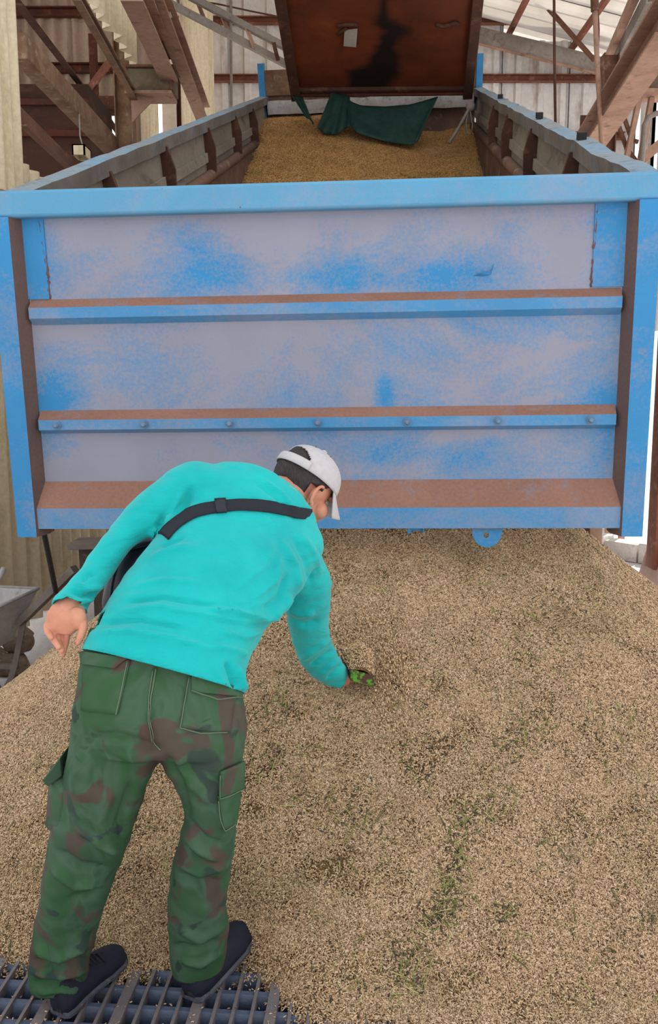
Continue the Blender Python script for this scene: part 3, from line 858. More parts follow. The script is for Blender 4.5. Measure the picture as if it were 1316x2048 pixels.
# straw and dark chaff lying on the heap, thickest in the streaks of the photo
def streak_points(n, spread, lines, n_uniform):
    pts = []
    tot = sum(w for *_, w in lines)
    for (ax, ay, bx_, by_, s, w) in lines:
        for _ in range(int(n*w/tot)):
            t = random.random()
            pts.append((ax+(bx_-ax)*t+random.gauss(0, s), ay+(by_-ay)*t+random.gauss(0, s)))
    for _ in range(n_uniform): pts.append((random.uniform(-40, 1350), random.uniform(1075, 2040)))
    return pts
LINES = [(930, 1640, 900, 1790, 16, 3), (905, 1790, 860, 1880, 18, 3), (1020, 1600, 920, 1650, 18, 2.5), (1090, 1440, 1010, 1500, 26, 3), (780, 1940, 850, 1935, 22, 2.5),
         (990, 1840, 1030, 1820, 14, 1), (640, 1620, 740, 1660, 34, 2), (560, 1380, 540, 1440, 30, 2.5), (520, 1520, 600, 1560, 40, 1.5), (20, 1480, 90, 1530, 36, 1.5),
         (1000, 1300, 1100, 1330, 50, 2), (1150, 1430, 1280, 1440, 22, 2), (820, 1500, 860, 1560, 30, 1), (1250, 1500, 1300, 1640, 40, 1.2), (1120, 1170, 1200, 1190, 22, 1), (1010, 1230, 1200, 1250, 60, 1.4),
         (840, 1300, 850, 1380, 40, 1), (1080, 1660, 1150, 1690, 40, 1), (690, 1960, 760, 1990, 30, .7), (1290, 1850, 1310, 1860, 12, .5), (620, 1080, 700, 1250, 40, .8), (1270, 1090, 1316, 1190, 18, .7)]
def lay(name, pts, V, Fc, mat, smin, smax, lift, tilt, label, cat):
    ps, Rs, sc = [], [], []
    for px, py in pts:
        q = on_heap(px, py)
        z = heap_z(q.x, q.y)
        if z < .01 or abs(z-q.z) > .04: continue
        ps.append((q.x, q.y, z+lift*random.uniform(.6, 1.3)))
        loc = rot_mats(np.array([random.random()*6.28]), np.array([random.gauss(0, tilt)]), np.array([random.gauss(0, .5)]))[0]
        Rs.append(heap_frame(q.x, q.y) @ loc); sc.append(random.uniform(smin, smax))
    me = grains_mesh(name, np.array(ps), np.array(Rs), np.array(sc), mat, V, Fc)
    o = bpy.data.objects.new(name, me); C.objects.link(o)
    solid(o, (0.3, 3.0, 0.2), label, cat); o['kind'] = 'stuff'
    return o
def stalk(L=.05, w=.0028):
    vs = []; n = 4
    for i, (x, r, z) in enumerate(((-.5, .6, 0), (-.1, 1, .03), (.3, .9, .035), (.5, .3, .01))):
        for j in range(3):
            a = 2*math.pi*j/3; vs.append((x*L, r*w/2*math.cos(a)*1.4, z*L+r*w/2*math.sin(a)))
    fs = []
    for i in range(3):
        for j in range(3):
            k = (j+1) % 3; fs += [(i*3+j, i*3+k, i*3+3+k), (i*3+j, i*3+3+k, i*3+3+j)]
    return np.array(vs), np.array(fs)
def ramp_mat(name, stops, rough=.6):
    n = NT(name); at = n.n('ShaderNodeAttribute', attribute_name='rnd')
    return n.fin(n.ramp(at.outputs['Fac'], stops), rough, 0, .3)
M['straw'] = ramp_mat('green_straw', [(0, lin((70, 84, 36))), (.35, lin((108, 118, 56))), (.7, lin((152, 156, 84))), (1, lin((200, 190, 130)))])
M['chaff'] = ramp_mat('dark_chaff', [(0, lin((58, 54, 50))), (.5, lin((86, 76, 62))), (1, lin((120, 98, 68)))], .8)
SV, SF = stalk()
lay('straw_bits', streak_points(640, 0, LINES, 420), SV, SF, M['straw'], .35, 1.15, .009, .12, 'thin green straw stalks strewn over the spilled grain heap', 'straw')
CV, CF = stalk(.017, .0045)
lay('dark_chaff', streak_points(2400, 0, LINES, 700), CV, CF, M['chaff'], .45, 1.1, .007, .15, 'dark bits of chaff and husk strewn over the spilled grain heap', 'chaff')

# ================================================================== GRATE
gr = thing('intake_grate', 'blue-grey steel grate over the intake pit under the man\'s feet', 'grate', (-0.2, 2.0, 0), (0, 0, math.radians(-4.0)))
gyaw = math.radians(-4.0)
GM = mw(gr)
lat = MB(); 
prof = [(-.006, .0), (.006, .0), (.006, -.012), (.0045, -.075), (-.0045, -.075), (-.012, -.06), (-.015, -.035), (-.012, -.012)]
rowY = [0.523, 0.447, 0.37, 0.295, 0.218, 0.141, 0.064, -0.013, -0.09, -0.167, -0.244, -0.321, -0.40]
def lbar():
    m = MB(); m.loft([[Vector((x, y*1.3, z-.004)) for y, z in prof] for x in (-1.9, 2.0)]); return m
b0 = lbar().build('lateral_bar', M['grate'], gr, world=False, auto=50); b0.location = (0, rowY[0], 0)
for yy in rowY[1:]:
    o = b0.copy(); C.objects.link(o); o.location = (0, yy, 0)
def cbar(w):
    m = MB(); h = .03 if w < .02 else .04
    return m.box((-w/2, -.45, -h), (w/2, .57, .004))
thin = cbar(.009).build('cross_bar', M['grate_top'], gr, world=False)
wide = cbar(.030).build('cross_bar', M['grate_top'], gr, world=False)
x = -1.86; i = 0; ft = fw_ = True
while x < 1.9:
    src = wide if i % 4 == 0 else thin
    if src is wide and fw_: o = wide; fw_ = False
    elif src is thin and ft: o = thin; ft = False
    else: o = src.copy(); C.objects.link(o)
    o.location = (x, 0, 0); x += .0525; i += 1
# loose grains caught on the bars
pos = []; Rl = []
for _ in range(900):
    px, py = random.uniform(0, 760), random.uniform(1910, 2050)
    q = CAM+ray(px, py)*((CAM.z-.006)/(-ray(px, py).z))
    loc = GM.inverted() @ q
    on = min(abs(((loc.x+1.86) % .21)), .21-((loc.x+1.86) % .21)) < .013 or min(abs(loc.y-r) for r in rowY) < .006
    if heap_z(q.x, q.y) < .01 and on and random.random() < .75: pos.append(tuple(q))
pos = np.array(pos)
me = grains_mesh('loose_grain', pos, rot_mats(rng.random(len(pos))*6.28, rng.normal(0, .1, len(pos)), rng.random(len(pos))*6), np.full(len(pos), .95), M['grain'])
o = bpy.data.objects.new('loose_grain', me); C.objects.link(o); solid(o, (-.4, 2.1, 0), 'scattered grains caught on the bars of the intake grate', 'grain'); o['kind'] = 'stuff'

# ================================================================== PERSON
def remesh(mb, voxel, smooth_it=4, fac=.5):
    me = bpy.data.meshes.new('tmp'); me.from_pydata([tuple(v) for v in mb.v], [], mb.f)
    bmx = bmesh.new(); bmx.from_mesh(me); bmesh.ops.recalc_face_normals(bmx, faces=bmx.faces); bmx.to_mesh(me); bmx.free()
    o = bpy.data.objects.new('tmp', me); C.objects.link(o)
    r = o.modifiers.new('r', 'REMESH'); r.mode = 'VOXEL'; r.voxel_size = voxel; r.use_smooth_shade = True
    if smooth_it:
        s = o.modifiers.new('s', 'SMOOTH'); s.factor = fac; s.iterations = smooth_it
    dg = bpy.context.evaluated_depsgraph_get(); out = bpy.data.meshes.new_from_object(o.evaluated_get(dg))
    bpy.data.objects.remove(o, do_unlink=True); bpy.data.meshes.remove(me)
    return out
def ring_px(sec, nxt, prv, n=36, shrink=1.0, pw=2.3):
    (lx, ly, lY, rx, ry, rY, th) = sec
    def ctr(s_): return (P(s_[0], s_[1], s_[2])+P(s_[3], s_[4], s_[5]))/2
    Lp, Rp = P(lx, ly, lY), P(rx, ry, rY); c_ = (Lp+Rp)/2; A = (Rp-Lp)/2
    T = (ctr(nxt)-ctr(prv)).normalized(); B = A.cross(T).normalized()
    # keep the section square to the limb
    out = []
    for j in range(n):
        a = 2*math.pi*j/n; ca, sa = math.cos(a), math.sin(a)
        x = math.copysign(abs(ca)**(2/pw), ca); y = math.copysign(abs(sa)**(2/pw), sa)
        out.append(c_ + (A*x + B*th*y)*shrink)
    return out
def limb(mb, secs, shrink=1.0, pw=2.2):
    # resample the sections smoothly
    rings = []
    S = [list(map(float, s)) for s in secs]; dense = []
    for i in range(len(S)-1):
        p0, p1, p2, p3 = S[max(i-1, 0)], S[i], S[i+1], S[min(i+2, len(S)-1)]
        for k in range(4):
            t = k/4
            dense.append([.5*((2*b)+(-a+c_)*t+(2*a-5*b+4*c_-d)*t*t+(-a+3*b-3*c_+d)*t**3) for a, b, c_, d in zip(p0, p1, p2, p3)])
    dense.append(S[-1])
    for i, s in enumerate(dense):
        rings.append(ring_px(s, dense[min(i+1, len(dense)-1)], dense[max(i-1, 0)], shrink=shrink, pw=pw))
    mb.loft(rings); return mb
def cut(me, co, no):
    b = bmesh.new(); b.from_mesh(me)
    bmesh.ops.bisect_plane(b, geom=b.verts[:]+b.edges[:]+b.faces[:], plane_co=co, plane_no=no, clear_outer=True)
    b.to_mesh(me); b.free(); return me
def cut_local(me, co, no, rad):
    """bisect only near 'co' (a cuff), leaving the rest of the garment alone"""
    b = bmesh.new(); b.from_mesh(me); co = Vector(co); no = Vector(no).normalized()
    fs_ = [f for f in b.faces if (f.calc_center_median()-co).length < rad]
    es_ = list({e for f in fs_ for e in f.edges}); vs_ = list({v for f in fs_ for v in f.verts})
    bmesh.ops.bisect_plane(b, geom=vs_+es_+fs_, plane_co=co, plane_no=no)
    dead = [v for v in b.verts if (v.co-co).length < rad*1.05 and (v.co-co).dot(no) > 1e-5]
    bmesh.ops.delete(b, geom=dead, context='VERTS'); b.to_mesh(me); b.free(); return me
def arr(me):
    V = np.empty(len(me.vertices)*3); me.vertices.foreach_get('co', V); V = V.reshape(-1, 3)
    Nn = np.empty(len(me.vertices)*3); me.vertices.foreach_get('normal', Nn); return V, Nn.reshape(-1, 3)
def folds(me, strokes):
    """press folds into the cloth: (points in photo px, width px, height m)"""
    V, Nn = arr(me); px = to_px(V)
    face = ((V-np.array(CAM))*Nn).sum(1) < 0
    disp = np.zeros(len(V))
    for pts, w, h in strokes:
        pts = np.array(pts, float); best = np.full(len(V), 1e9); tt = np.zeros(len(V)); n = len(pts)-1
        for i in range(n):
            a, b = pts[i], pts[i+1]; d = b-a; t = np.clip(((px-a)@d)/(d@d), 0, 1)
            q = np.hypot(*(px-(a+t[:, None]*d)).T); u = q < best
            best[u] = q[u]; tt[u] = ((i+t)/n)[u]
        disp += 2.2*h*np.exp(-(best/w)**2)*np.clip(np.minimum(tt, 1-tt)*5+.15, 0, 1)
    V = V + Nn*(disp*face)[:, None]
    me.vertices.foreach_set('co', V.ravel()); me.update()
def noise_disp(me, amp, sc, seed=0):
    V, Nn = arr(me)
    d = np.array([mnoise.noise(Vector((v[0]*sc[0]+seed, v[1]*sc[1], v[2]*sc[2]))) for v in V])
    me.vertices.foreach_set('co', (V+Nn*(d*amp)[:, None]).ravel()); me.update()
def mesh_obj(name, me, mat, parent, solidify=0.0, label=None):
    me.materials.clear(); me.materials.append(mat)
    me.transform(mw(parent).inverted() if parent else Matrix.Identity(4))
    me.polygons.foreach_set('use_smooth', [True]*len(me.polygons)); me.name = name
    o = bpy.data.objects.new(name, me); C.objects.link(o)
    if parent: o.parent = parent; MW[o.name] = mw(parent)
    if solidify:
        s = o.modifiers.new('thick', 'SOLIDIFY'); s.thickness = solidify; s.offset = -1
    return props(o, label)

# ---- outline of the body read from the photo: left px, right px, depths, half thickness
TORSO = [(160, 1345, 2.05, 480, 1440, 2.07, .14), (166, 1300, 2.07, 490, 1388, 2.09, .145), (205, 1222, 2.13, 494, 1330, 2.15, .145), (258, 1143, 2.21, 530, 1262, 2.24, .142),
         (308, 1078, 2.29, 578, 1210, 2.33, .138), (345, 1018, 2.36, 612, 1160, 2.43, .13), (385, 955, 2.42, 638, 1112, 2.53, .118), (446, 926, 2.48, 626, 1066, 2.57, .10), (512, 946, 2.53, 604, 1032, 2.58, .08), (550, 944, 2.56, 600, 1002, 2.60, .062)]
ARM_L = [(455, 1075, 2.44, 450, 930, 2.44, .085), (366, 1046, 2.40, 372, 927, 2.40, .078), (322, 1066, 2.36, 300, 974, 2.36, .066), (285, 1082, 2.31, 243, 1026, 2.31, .054),
         (254, 1110, 2.26, 206, 1074, 2.26, .049), (224, 1148, 2.19, 168, 1130, 2.19, .044), (199, 1176, 2.13, 140, 1170, 2.13, .042), (181, 1203, 2.10, 116, 1196, 2.10, .041), (175, 1217, 2.08, 102, 1211, 2.08, .042), (173, 1232, 2.07, 100, 1226, 2.07, .042)]
ARM_R = [(548, 1130, 2.50, 618, 1078, 2.54, .085), (570, 1200, 2.57, 655, 1140, 2.60, .068), (578, 1250, 2.66, 656, 1205, 2.68, .058), (590, 1302, 2.76, 656, 1258, 2.78, .052),
         (612, 1340, 2.85, 670, 1296, 2.86, .046), (642, 1362, 2.93, 686, 1322, 2.93, .041), (666, 1373, 2.97, 693, 1334, 2.97, .038), (682, 1378, 3.00, 706, 1342, 3.00, .036)]
PELVIS = [(180, 1255, 2.10, 476, 1340, 2.12, .128), (168, 1303, 2.08, 488, 1392, 2.10, .137), (152, 1390, 2.05, 496, 1455, 2.08, .150), (148, 1432, 2.055, 492, 1480, 2.085, .135), (158, 1455, 2.06, 480, 1488, 2.09, .08)]
LEG_L = [(150, 1420, 2.06, 318, 1440, 2.07, .12), (138, 1490, 2.06, 322, 1505, 2.07, .115), (121, 1565, 2.07, 298, 1560, 2.08, .105), (104, 1650, 2.09, 270, 1650, 2.10, .098), (87, 1740, 2.12, 232, 1742, 2.13, .088),
         (76, 1828, 2.15, 204, 1830, 2.16, .080), (62, 1892, 2.17, 186, 1890, 2.18, .076), (60, 1948, 2.18, 173, 1945, 2.19, .072), (65, 2000, 2.19, 172, 1990, 2.20, .070), (68, 2025, 2.19, 170, 2015, 2.20, .068)]
LEG_R = [(328, 1440, 2.07, 496, 1455, 2.08, .12), (322, 1505, 2.08, 486, 1515, 2.09, .112), (358, 1572, 2.09, 482, 1572, 2.10, .098), (366, 1650, 2.10, 474, 1652, 2.11, .088), (344, 1730, 2.13, 462, 1732, 2.14, .082),
         (335, 1800, 2.16, 453, 1800, 2.17, .078), (337, 1870, 2.20, 456, 1868, 2.21, .074), (341, 1930, 2.225, 448, 1922, 2.235, .070), (348, 1957, 2.235, 441, 1942, 2.245, .066), (352, 1975, 2.24, 438, 1958, 2.25, .062)]

def skin_mat():
    n = NT('skin'); v = n.coord(); a = n.noise(v, 14, 5, .6); f = n.noise(v, 160, 3, .6)
    col = n.ramp(a, [(.3, lin((186, 122, 98))), (.7, lin((212, 150, 124)))])
    n.bump(f, .15, .002); m_ = n.fin(col, .55, 0, .35)
    n.b.inputs['Subsurface Weight'].default_value = .08; n.b.inputs['Subsurface Radius'].default_value = (.012, .005, .003); n.b.inputs['Subsurface Scale'].default_value = .4
    return m_
M['skin'] = skin_mat()
# ---- head frame
HC = P(611, 970, 2.63)
Fv = Vector((.62, .50, -.60)).normalized()
Uv = Vector((.52, .36, .78)); Uv = (Uv-Fv*Uv.dot(Fv)).normalized(); Rv = Fv.cross(Uv).normalized()
HR = Matrix((Rv, Fv, Uv)).transposed()            # local x = his right, y = forward, z = crown
def H(x, y, z): return HC + HR @ Vector((x, y, z))
body = MB()
limb(body, TORSO[1:], .80); limb(body, ARM_L, .60); limb(body, ARM_R, .62); limb(body, PELVIS, .72); limb(body, LEG_L[:-2], .62); limb(body, LEG_R[:-2], .62)
trunk_me = remesh(body, .007, 2, .45); body = MB()
HRm = HR
body.ell(H(0, -.008, .012), (.076, .097, .100), HRm, 28, 18)           # cranium
body.ell(H(0, .045, -.055), (.058, .058, .070), HRm, 24, 14)           # face and jaw
body.ell(H(0, .078, -.098), (.028, .025, .022), HRm, 16, 10)           # chin
body.ell(H(0, .102, -.036), (.012, .020, .026), HRm, 14, 10)           # nose
body.ell(H(0, .092, .010), (.055, .014, .012), HRm, 16, 8)             # brow
body.ell(H(0, .094, -.072), (.024, .012, .007), HRm, 14, 8)            # upper lip
body.ell(H(0, .092, -.083), (.021, .012, .007), HRm, 14, 8)            # lower lip
for s in (-1, 1):
    body.ell(H(s*.048, .062, -.046), (.022, .030, .028), HRm, 14, 10)  # cheeks
    ER = HRm @ Matrix.Rotation(s*.42, 3, 'Z') @ Matrix.Rotation(-.22, 3, 'X')
    pts = []
    for k in range(15):                                                 # ear: rim, bowl and lobe
        a = -2.3+4.9*k/14
        pts.append(H(s*.080, -.012, -.028) + ER @ Vector((s*.010, .006-.021*math.sin(a+.25)*(-1 if False else 1)*1.0 if False else -.018*math.cos(a*.0)+.0, 0))*0 + ER @ Vector((s*.012, -.020*math.cos(a*.72), .034*math.sin(a*.62))))
    body.tube(pts, [.0055]*15, 8)
    body.ell(H(s*.080, -.012, -.028), (.007, .016, .026), ER, 14, 10)
    body.ell(H(s*.082, -.004, -.058), (.007, .010, .011), ER, 12, 8)
# neck
nb = P(566, 1005, 2.54)
body.tube([nb-(H(0, -.03, -.06)-nb)*.4, nb, (nb+H(0, -.03, -.05))/2, H(0, -.022, -.03)], [.074, .066, .062, .060], 24)
head_me = remesh(body, .0028, 3, .45); body = MB()
# ---- left hand, palm turned back to the camera
def fing(pts, r, n=12):
    body.tube(pts, r, n)
    body.ell(pts[-1], (r[-1]*1.0,)*3, None, 12, 8)
    body.ell(pts[0], (r[0]*1.0,)*3, None, 12, 8)
w0, w1 = P(137, 1205, 2.09), P(134, 1222, 2.075)
palm = [(122, 1194, 2.10, 164, 1198, 2.10, .018), (106, 1213, 2.085, 170, 1217, 2.085, .025), (96, 1228, 2.07, 172, 1230, 2.07, .024), (91, 1242, 2.065, 171, 1240, 2.06, .019), (90, 1254, 2.06, 160, 1254, 2.06, .016), (97, 1263, 2.06, 145, 1268, 2.06, .013)]
limb(body, palm, 1.0, 2.6)
body.ell(P(154, 1237, 2.056), (.024, .016, .030), None, 16, 10)        # ball of the thumb
body.ell(P(106, 1238, 2.060), (.018, .014, .028), None, 16, 10)
fing([P(94, 1252, 2.06), P(95, 1263, 2.045), P(102, 1275, 2.028)], [.0092, .0085, .0068])
fing([P(104, 1259, 2.06), P(106, 1277, 2.042), P(117, 1294, 2.022)], [.0096, .009, .0072])
fing([P(117, 1264, 2.062), P(116, 1284, 2.052), P(123, 1301, 2.03)], [.0096, .009, .0074])
fing([P(134, 1264, 2.064), P(131, 1286, 2.062), P(125, 1309, 2.045)], [.0100, .009, .0072])
fing([P(165, 1238, 2.06), P(167, 1256, 2.05), P(161, 1274, 2.04), P(156, 1286, 2.036)], [.0120, .0108, .0098, .0070])
# ---- right hand closed round the scoop's grip
g0, g1 = P(683, 1352, 2.985), P(712, 1352, 3.01)                         # grip axis
gd = (g1-g0).normalized(); gu = Vector((0, 0, 1)); gu = (gu-gd*gu.dot(gd)).normalized(); gn = gd.cross(gu).normalized()
body.tube([P(672, 1352, 2.965), P(684, 1350, 2.985)], [.027, .030], 16)
body.ell(P(690, 1346, 2.985), (.034, .036, .030), None, 18, 12)
for k in range(4):
    c0 = g0 + gd*(.000+.0165*k); pts = []
    for a in np.linspace(-1.9, 2.3, 9):
        pts.append(c0 + (gu*math.cos(a)*.0225 - gn*math.sin(a)*.0225)*(1.15-.04*k))
    fing(pts, [.0088]*6+[.0082, .0075, .0066], 10)
fing([P(690, 1338, 2.97), P(700, 1337, 2.97), P(709, 1341, 2.985)], [.011, .010, .0075])
hand_me = remesh(body, .0017, 5, .45)
bmx = bmesh.new()
for q in (trunk_me, head_me, hand_me): bmx.from_mesh(q)
bme = bpy.data.meshes.new('person'); bmx.to_mesh(bme); bmx.free()
person = mesh_obj('person', bme, M['skin'], None)
base_p = Vector((-.5, 2.18, 0))
person.data.transform(Matrix.Translation(-base_p)); person.location = base_p; MW[person.name] = Matrix.Translation(base_p)
props(person, 'man in turquoise shirt and camouflage trousers bending to scoop grain', 'person')
for s in (-1, 1):
    MB().ell(H(s*.031, .080, -.012), (.0115,)*3).build('eye', M['paper'], person, smooth=True)
# fingernails of the left thumb side are turned away; hair next
def hair_mat():
    n = NT('hair'); v = n.coord(); a = n.noise(n.scale(v, (1, 1, .3)), 180, 4, .6)
    col = n.ramp(a, [(.35, lin((22, 18, 18))), (.7, lin((58, 48, 46)))]); n.bump(a, .6, .004); return n.fin(col, .55)
M['hair'] = hair_mat()
hm = MB(); nu, nv = 64, 40
vs = []; keep = {}
for i in range(nv+1):
    th = math.pi*i/nv
    for j in range(nu):
        ph = 2*math.pi*j/nu
        d = Vector((math.sin(th)*math.cos(ph), math.sin(th)*math.sin(ph), math.cos(th)))
        vs.append(d)
def hair_ok(d):
    x, y, z = d
    low = -.62 if y < -.25 else -.62+(y+.25)*1.25      # nape to temple
    if abs(x) > .80 and -.28 < y < .30 and z < -.18: return False       # round the ear
    return z > low and not (y > .52 and z < .45)
idx = {}; out = []; fs = []
for i in range(nv):
    for j in range(nu):
        q = (i*nu+j, (i+1)*nu+j, (i+1)*nu+(j+1) % nu, i*nu+(j+1) % nu)
        if hair_ok(sum((vs[k] for k in q), Vector())/4): fs.append(q)
hv = [H(0, -.010, .010)+HR @ Vector((d.x*.0815, d.y*.1035*(1.02 if d.y < 0 else 1), d.z*.1040)) for d in vs]
o = hm.add(hv, fs).build('hair', M['hair'], person, smooth=True)
bmx = bmesh.new(); bmx.from_mesh(o.data); bmesh.ops.delete(bmx, geom=[v for v in bmx.verts if not v.link_faces], context='VERTS'); bmesh.ops.recalc_face_normals(bmx, faces=bmx.faces); bmx.to_mesh(o.data); bmx.free()
sd = o.modifiers.new('t', 'SOLIDIFY'); sd.thickness = .006; sd.offset = 0
# ---- cap
M['cap'] = plain('cap_cloth', (192, 188, 190), .85, var=.12, scale=60)
M['cap_dark'] = plain('cap_eyelet', (120, 116, 118), .8)
CO = (0, -.006, .030); CR = (.093, .113, .100)
def capP(th, ph, k=1.0):        # th 0 = crown, pi/2 = rim; ph measured from the front
    dipz = 0.0
    return H(CO[0]+CR[0]*k*math.sin(th)*math.sin(ph), CO[1]+CR[1]*k*math.sin(th)*math.cos(ph), CO[2]-.012+CR[2]*k*math.cos(th)**.85 if th < math.pi/2 else CO[2]-.012)
nu, nv = 96, 28; vs = []; fsA = []; fsB = []
for i in range(nv+1):
    th = .02+(math.pi/2-.02)*i/nv
    for j in range(nu):
        ph = 2*math.pi*j/nu
        seam = 1-.010*max(0, 1-abs(((ph+math.pi/6) % (math.pi/3))-math.pi/6)*40)*math.sin(th)
        vs.append(capP(min(th, math.pi/2-1e-4), ph, seam))
for i in range(nv):
    for j in range(nu):
        ph = 2*math.pi*(j+.5)/nu; th = .02+(math.pi/2-.02)*(i+.5)/nv
        back = abs(ph-math.pi); el = math.pi/2-th
        q = (i*nu+j, (i+1)*nu+j, (i+1)*nu+(j+1) % nu, i*nu+(j+1) % nu)
        if el < .20 and back < .86: continue                           # strap closes this
        if (back/.86)**2+((el-.16)/.50)**2 < 1: continue                # the arched opening
        fsA.append(q)
cap = MB().add(vs, fsA).build('cap', M['cap'], person, smooth=True, label='light grey baseball cap')
sd = cap.modifiers.new('t', 'SOLIDIFY'); sd.thickness = .004; sd.offset = 1
st = []
for i, el in enumerate((-.02, .06, .12, .195)):
    for k in range(31):
        ph = math.pi-.95+1.90*k/30; st.append(capP(math.pi/2-max(el, .0005), ph, 1.025) + (HR @ Vector((0, 0, -.002)) if el < 0 else Vector()))
o = MB().add(st, [(i*31+k, i*31+k+1, (i+1)*31+k+1, (i+1)*31+k) for i in range(3) for k in range(30)]).build('strap', M['cap'], cap, smooth=True)
sd = o.modifiers.new('t', 'SOLIDIFY'); sd.thickness = .004
MB().ell(capP(.03, 0, 1.04), (.009, .009, .006), HR).build('button', M['cap'], cap, smooth=True)
for ph in (math.pi/6+math.pi/3*k for k in range(6)):
    MB().ell(capP(.52, ph, 1.03), (.003, .003, .003)).build('eyelet', M['cap_dark'], cap, smooth=True)
br = []; nb_ = 24
for i in range(9):
    t = i/8
    for k in range(nb_+1):
        a = -1.05+2.10*k/nb_
        rimx, rimy = CR[0]*1.0*math.sin(a), CR[1]*math.cos(a)
        L = .062*math.cos(a*.95)**.6 if abs(a) < 1.6 else 0
        x = rimx*(1+.02*t); y_ = CO[1]+rimy+L*t; z = CO[2]-.012-.034*t-(.046*(x/.09)**2)*(t*.9)
        br.append(H(x, y_, z))
o = MB().add(br, [(i*(nb_+1)+k, i*(nb_+1)+k+1, (i+1)*(nb_+1)+k+1, (i+1)*(nb_+1)+k) for i in range(8) for k in range(nb_)]).build('brim', M['cap'], cap, smooth=True)
sd = o.modifiers.new('t', 'SOLIDIFY'); sd.thickness = .004

# ---- shirt
def shirt_mat():
    n = NT('shirt_jersey'); v = n.coord(); a = n.noise(v, 5, 5, .6); f = n.noise(v, 900, 2, .5)
    col = n.ramp(a, [(.3, lin((8, 162, 164))), (.7, lin((18, 184, 182)))])
    w = n.noise(n.scale(v, (1.0, 1.0, 2.6)), 16, 3, .5, .8)
    n.bump(n.math('ADD', n.math('MULTIPLY', w, .6), n.math('MULTIPLY', f, .04)), .45, .02)
    m_ = n.fin(col, .8, 0, .2); n.b.inputs['Sheen Weight'].default_value = .15; return m_
M['shirt'] = shirt_mat()
sm_ = MB(); limb(sm_, TORSO, 1.0); limb(sm_, ARM_L, 1.0); limb(sm_, ARM_R, 1.0)
sme = remesh(sm_, .0062, 5, .5)
noise_disp(sme, .005, (9, 9, 16), 3); noise_disp(sme, .0035, (17, 17, 42), 11)
folds(sme, [
    ([(180, 1268), (260, 1262), (340, 1276), (430, 1300)], 6, .006), ([(190, 1246), (280, 1240), (380, 1258)], 5, -.005), ([(230, 1225), (320, 1214), (420, 1232), (500, 1250)], 6, .006),
    ([(240, 1205), (330, 1195), (430, 1212)], 5, -.005), ([(262, 1175), (330, 1160), (400, 1165)], 6, .004), ([(300, 1120), (340, 1100), (390, 1092)], 7, .005), ([(325, 1095), (370, 1072)], 5, -.004),
    ([(400, 1218), (470, 1222), (530, 1238), (560, 1228)], 5, .007), ([(420, 1236), (490, 1250), (530, 1252)], 5, -.006), ([(440, 1262), (490, 1275), (520, 1262)], 5, .006), ([(420, 1290), (470, 1302), (495, 1310)], 6, .006),
    ([(470, 1330), (480, 1360), (486, 1384)], 6, .008), ([(452, 1320), (462, 1350), (470, 1380)], 5, -.006), ([(430, 1340), (450, 1372)], 5, .004),
    ([(540, 1232), (566, 1212), (582, 1190)], 6, .008), ([(525, 1222), (560, 1196), (574, 1150)], 6, -.007), ([(505, 1200), (550, 1160), (560, 1110)], 7, .006), ([(470, 1180), (530, 1130), (548, 1080)], 8, .004),
    ([(560, 1080), (590, 1130), (600, 1180)], 7, .006), ([(585, 1070), (612, 1120), (622, 1170)], 6, -.005), ([(600, 1066), (630, 1110), (640, 1150)], 6, .005),
    ([(575, 1215), (600, 1228), (630, 1225)], 6, .006), ([(582, 1240), (610, 1250), (640, 1240)], 6, -.005), ([(600, 1320), (630, 1300), (655, 1280)], 6, .005), ([(618, 1336), (645, 1316), (668, 1300)], 5, -.005), ([(640, 1352), (662, 1330), (680, 1318)], 5, .005), ([(652, 1362), (672, 1342), (686, 1328)], 4, -.004),
    ([(345, 1040), (370, 1010), (385, 970)], 8, -.006), ([(330, 1052), (352, 1020), (360, 985)], 8, .006), ([(312, 1060), (330, 1030)], 6, -.006), ([(296, 1072), (318, 1055)], 6, .007),
    ([(150, 1165), (175, 1178), (205, 1172)], 5, .006), ([(140, 1178), (168, 1192), (196, 1186)], 5, -.006), ([(122, 1190), (155, 1205), (186, 1199)], 4, .007), ([(112, 1200), (150, 1213), (182, 1208)], 4, -.005), ([(165, 1165), (178, 1148), (190, 1150)], 5, -.004),
    ([(520, 958), (560, 985), (600, 1035)], 4, .005), ([(505, 962), (548, 992), (588, 1040)], 4, -.003), ([(170, 1292), (320, 1328), (486, 1380)], 3.5, .003),
])
def axis_of(secs, i):
    c_ = lambda s_: (P(s_[0], s_[1], s_[2])+P(s_[3], s_[4], s_[5]))/2
    return c_(secs[i]), (c_(secs[i+1])-c_(secs[i-1])).normalized()
# open the hem, the neck and both cuffs
hl, hr = P(166, 1300, 2.07), P(490, 1388, 2.09)
def hem_plane(sec, towards):
    (lx, ly, lY, rx, ry, rY, th) = sec; Lp, Rp = P(lx, ly, lY), P(rx, ry, rY); A = (Rp-Lp).normalized()
    n_ = Vector(towards)-A*Vector(towards).dot(A); return (Lp+Rp)/2, n_.normalized()
co, no = hem_plane(TORSO[1], (P(320, 1400, 2.05)-P(330, 1340, 2.08)))
cut_local(sme, co, no, .36)
co, ax = axis_of(ARM_L, 8); cut_local(sme, co, hem_plane(ARM_L[8], ax)[1], .085)
co, ax = axis_of(ARM_R, 6); cut_local(sme, co, hem_plane(ARM_R[6], ax)[1], .08)
co, ax = axis_of(TORSO, 8); cut_local(sme, co+ax*.012, hem_plane(TORSO[8], ax)[1], .115)
shirt_bvh = BVHTree.FromPolygons([v.co.copy() for v in sme.vertices], [tuple(p.vertices) for p in sme.polygons])
mesh_obj('shirt', sme, M['shirt'], person, .004, 'turquoise long-sleeved jersey')

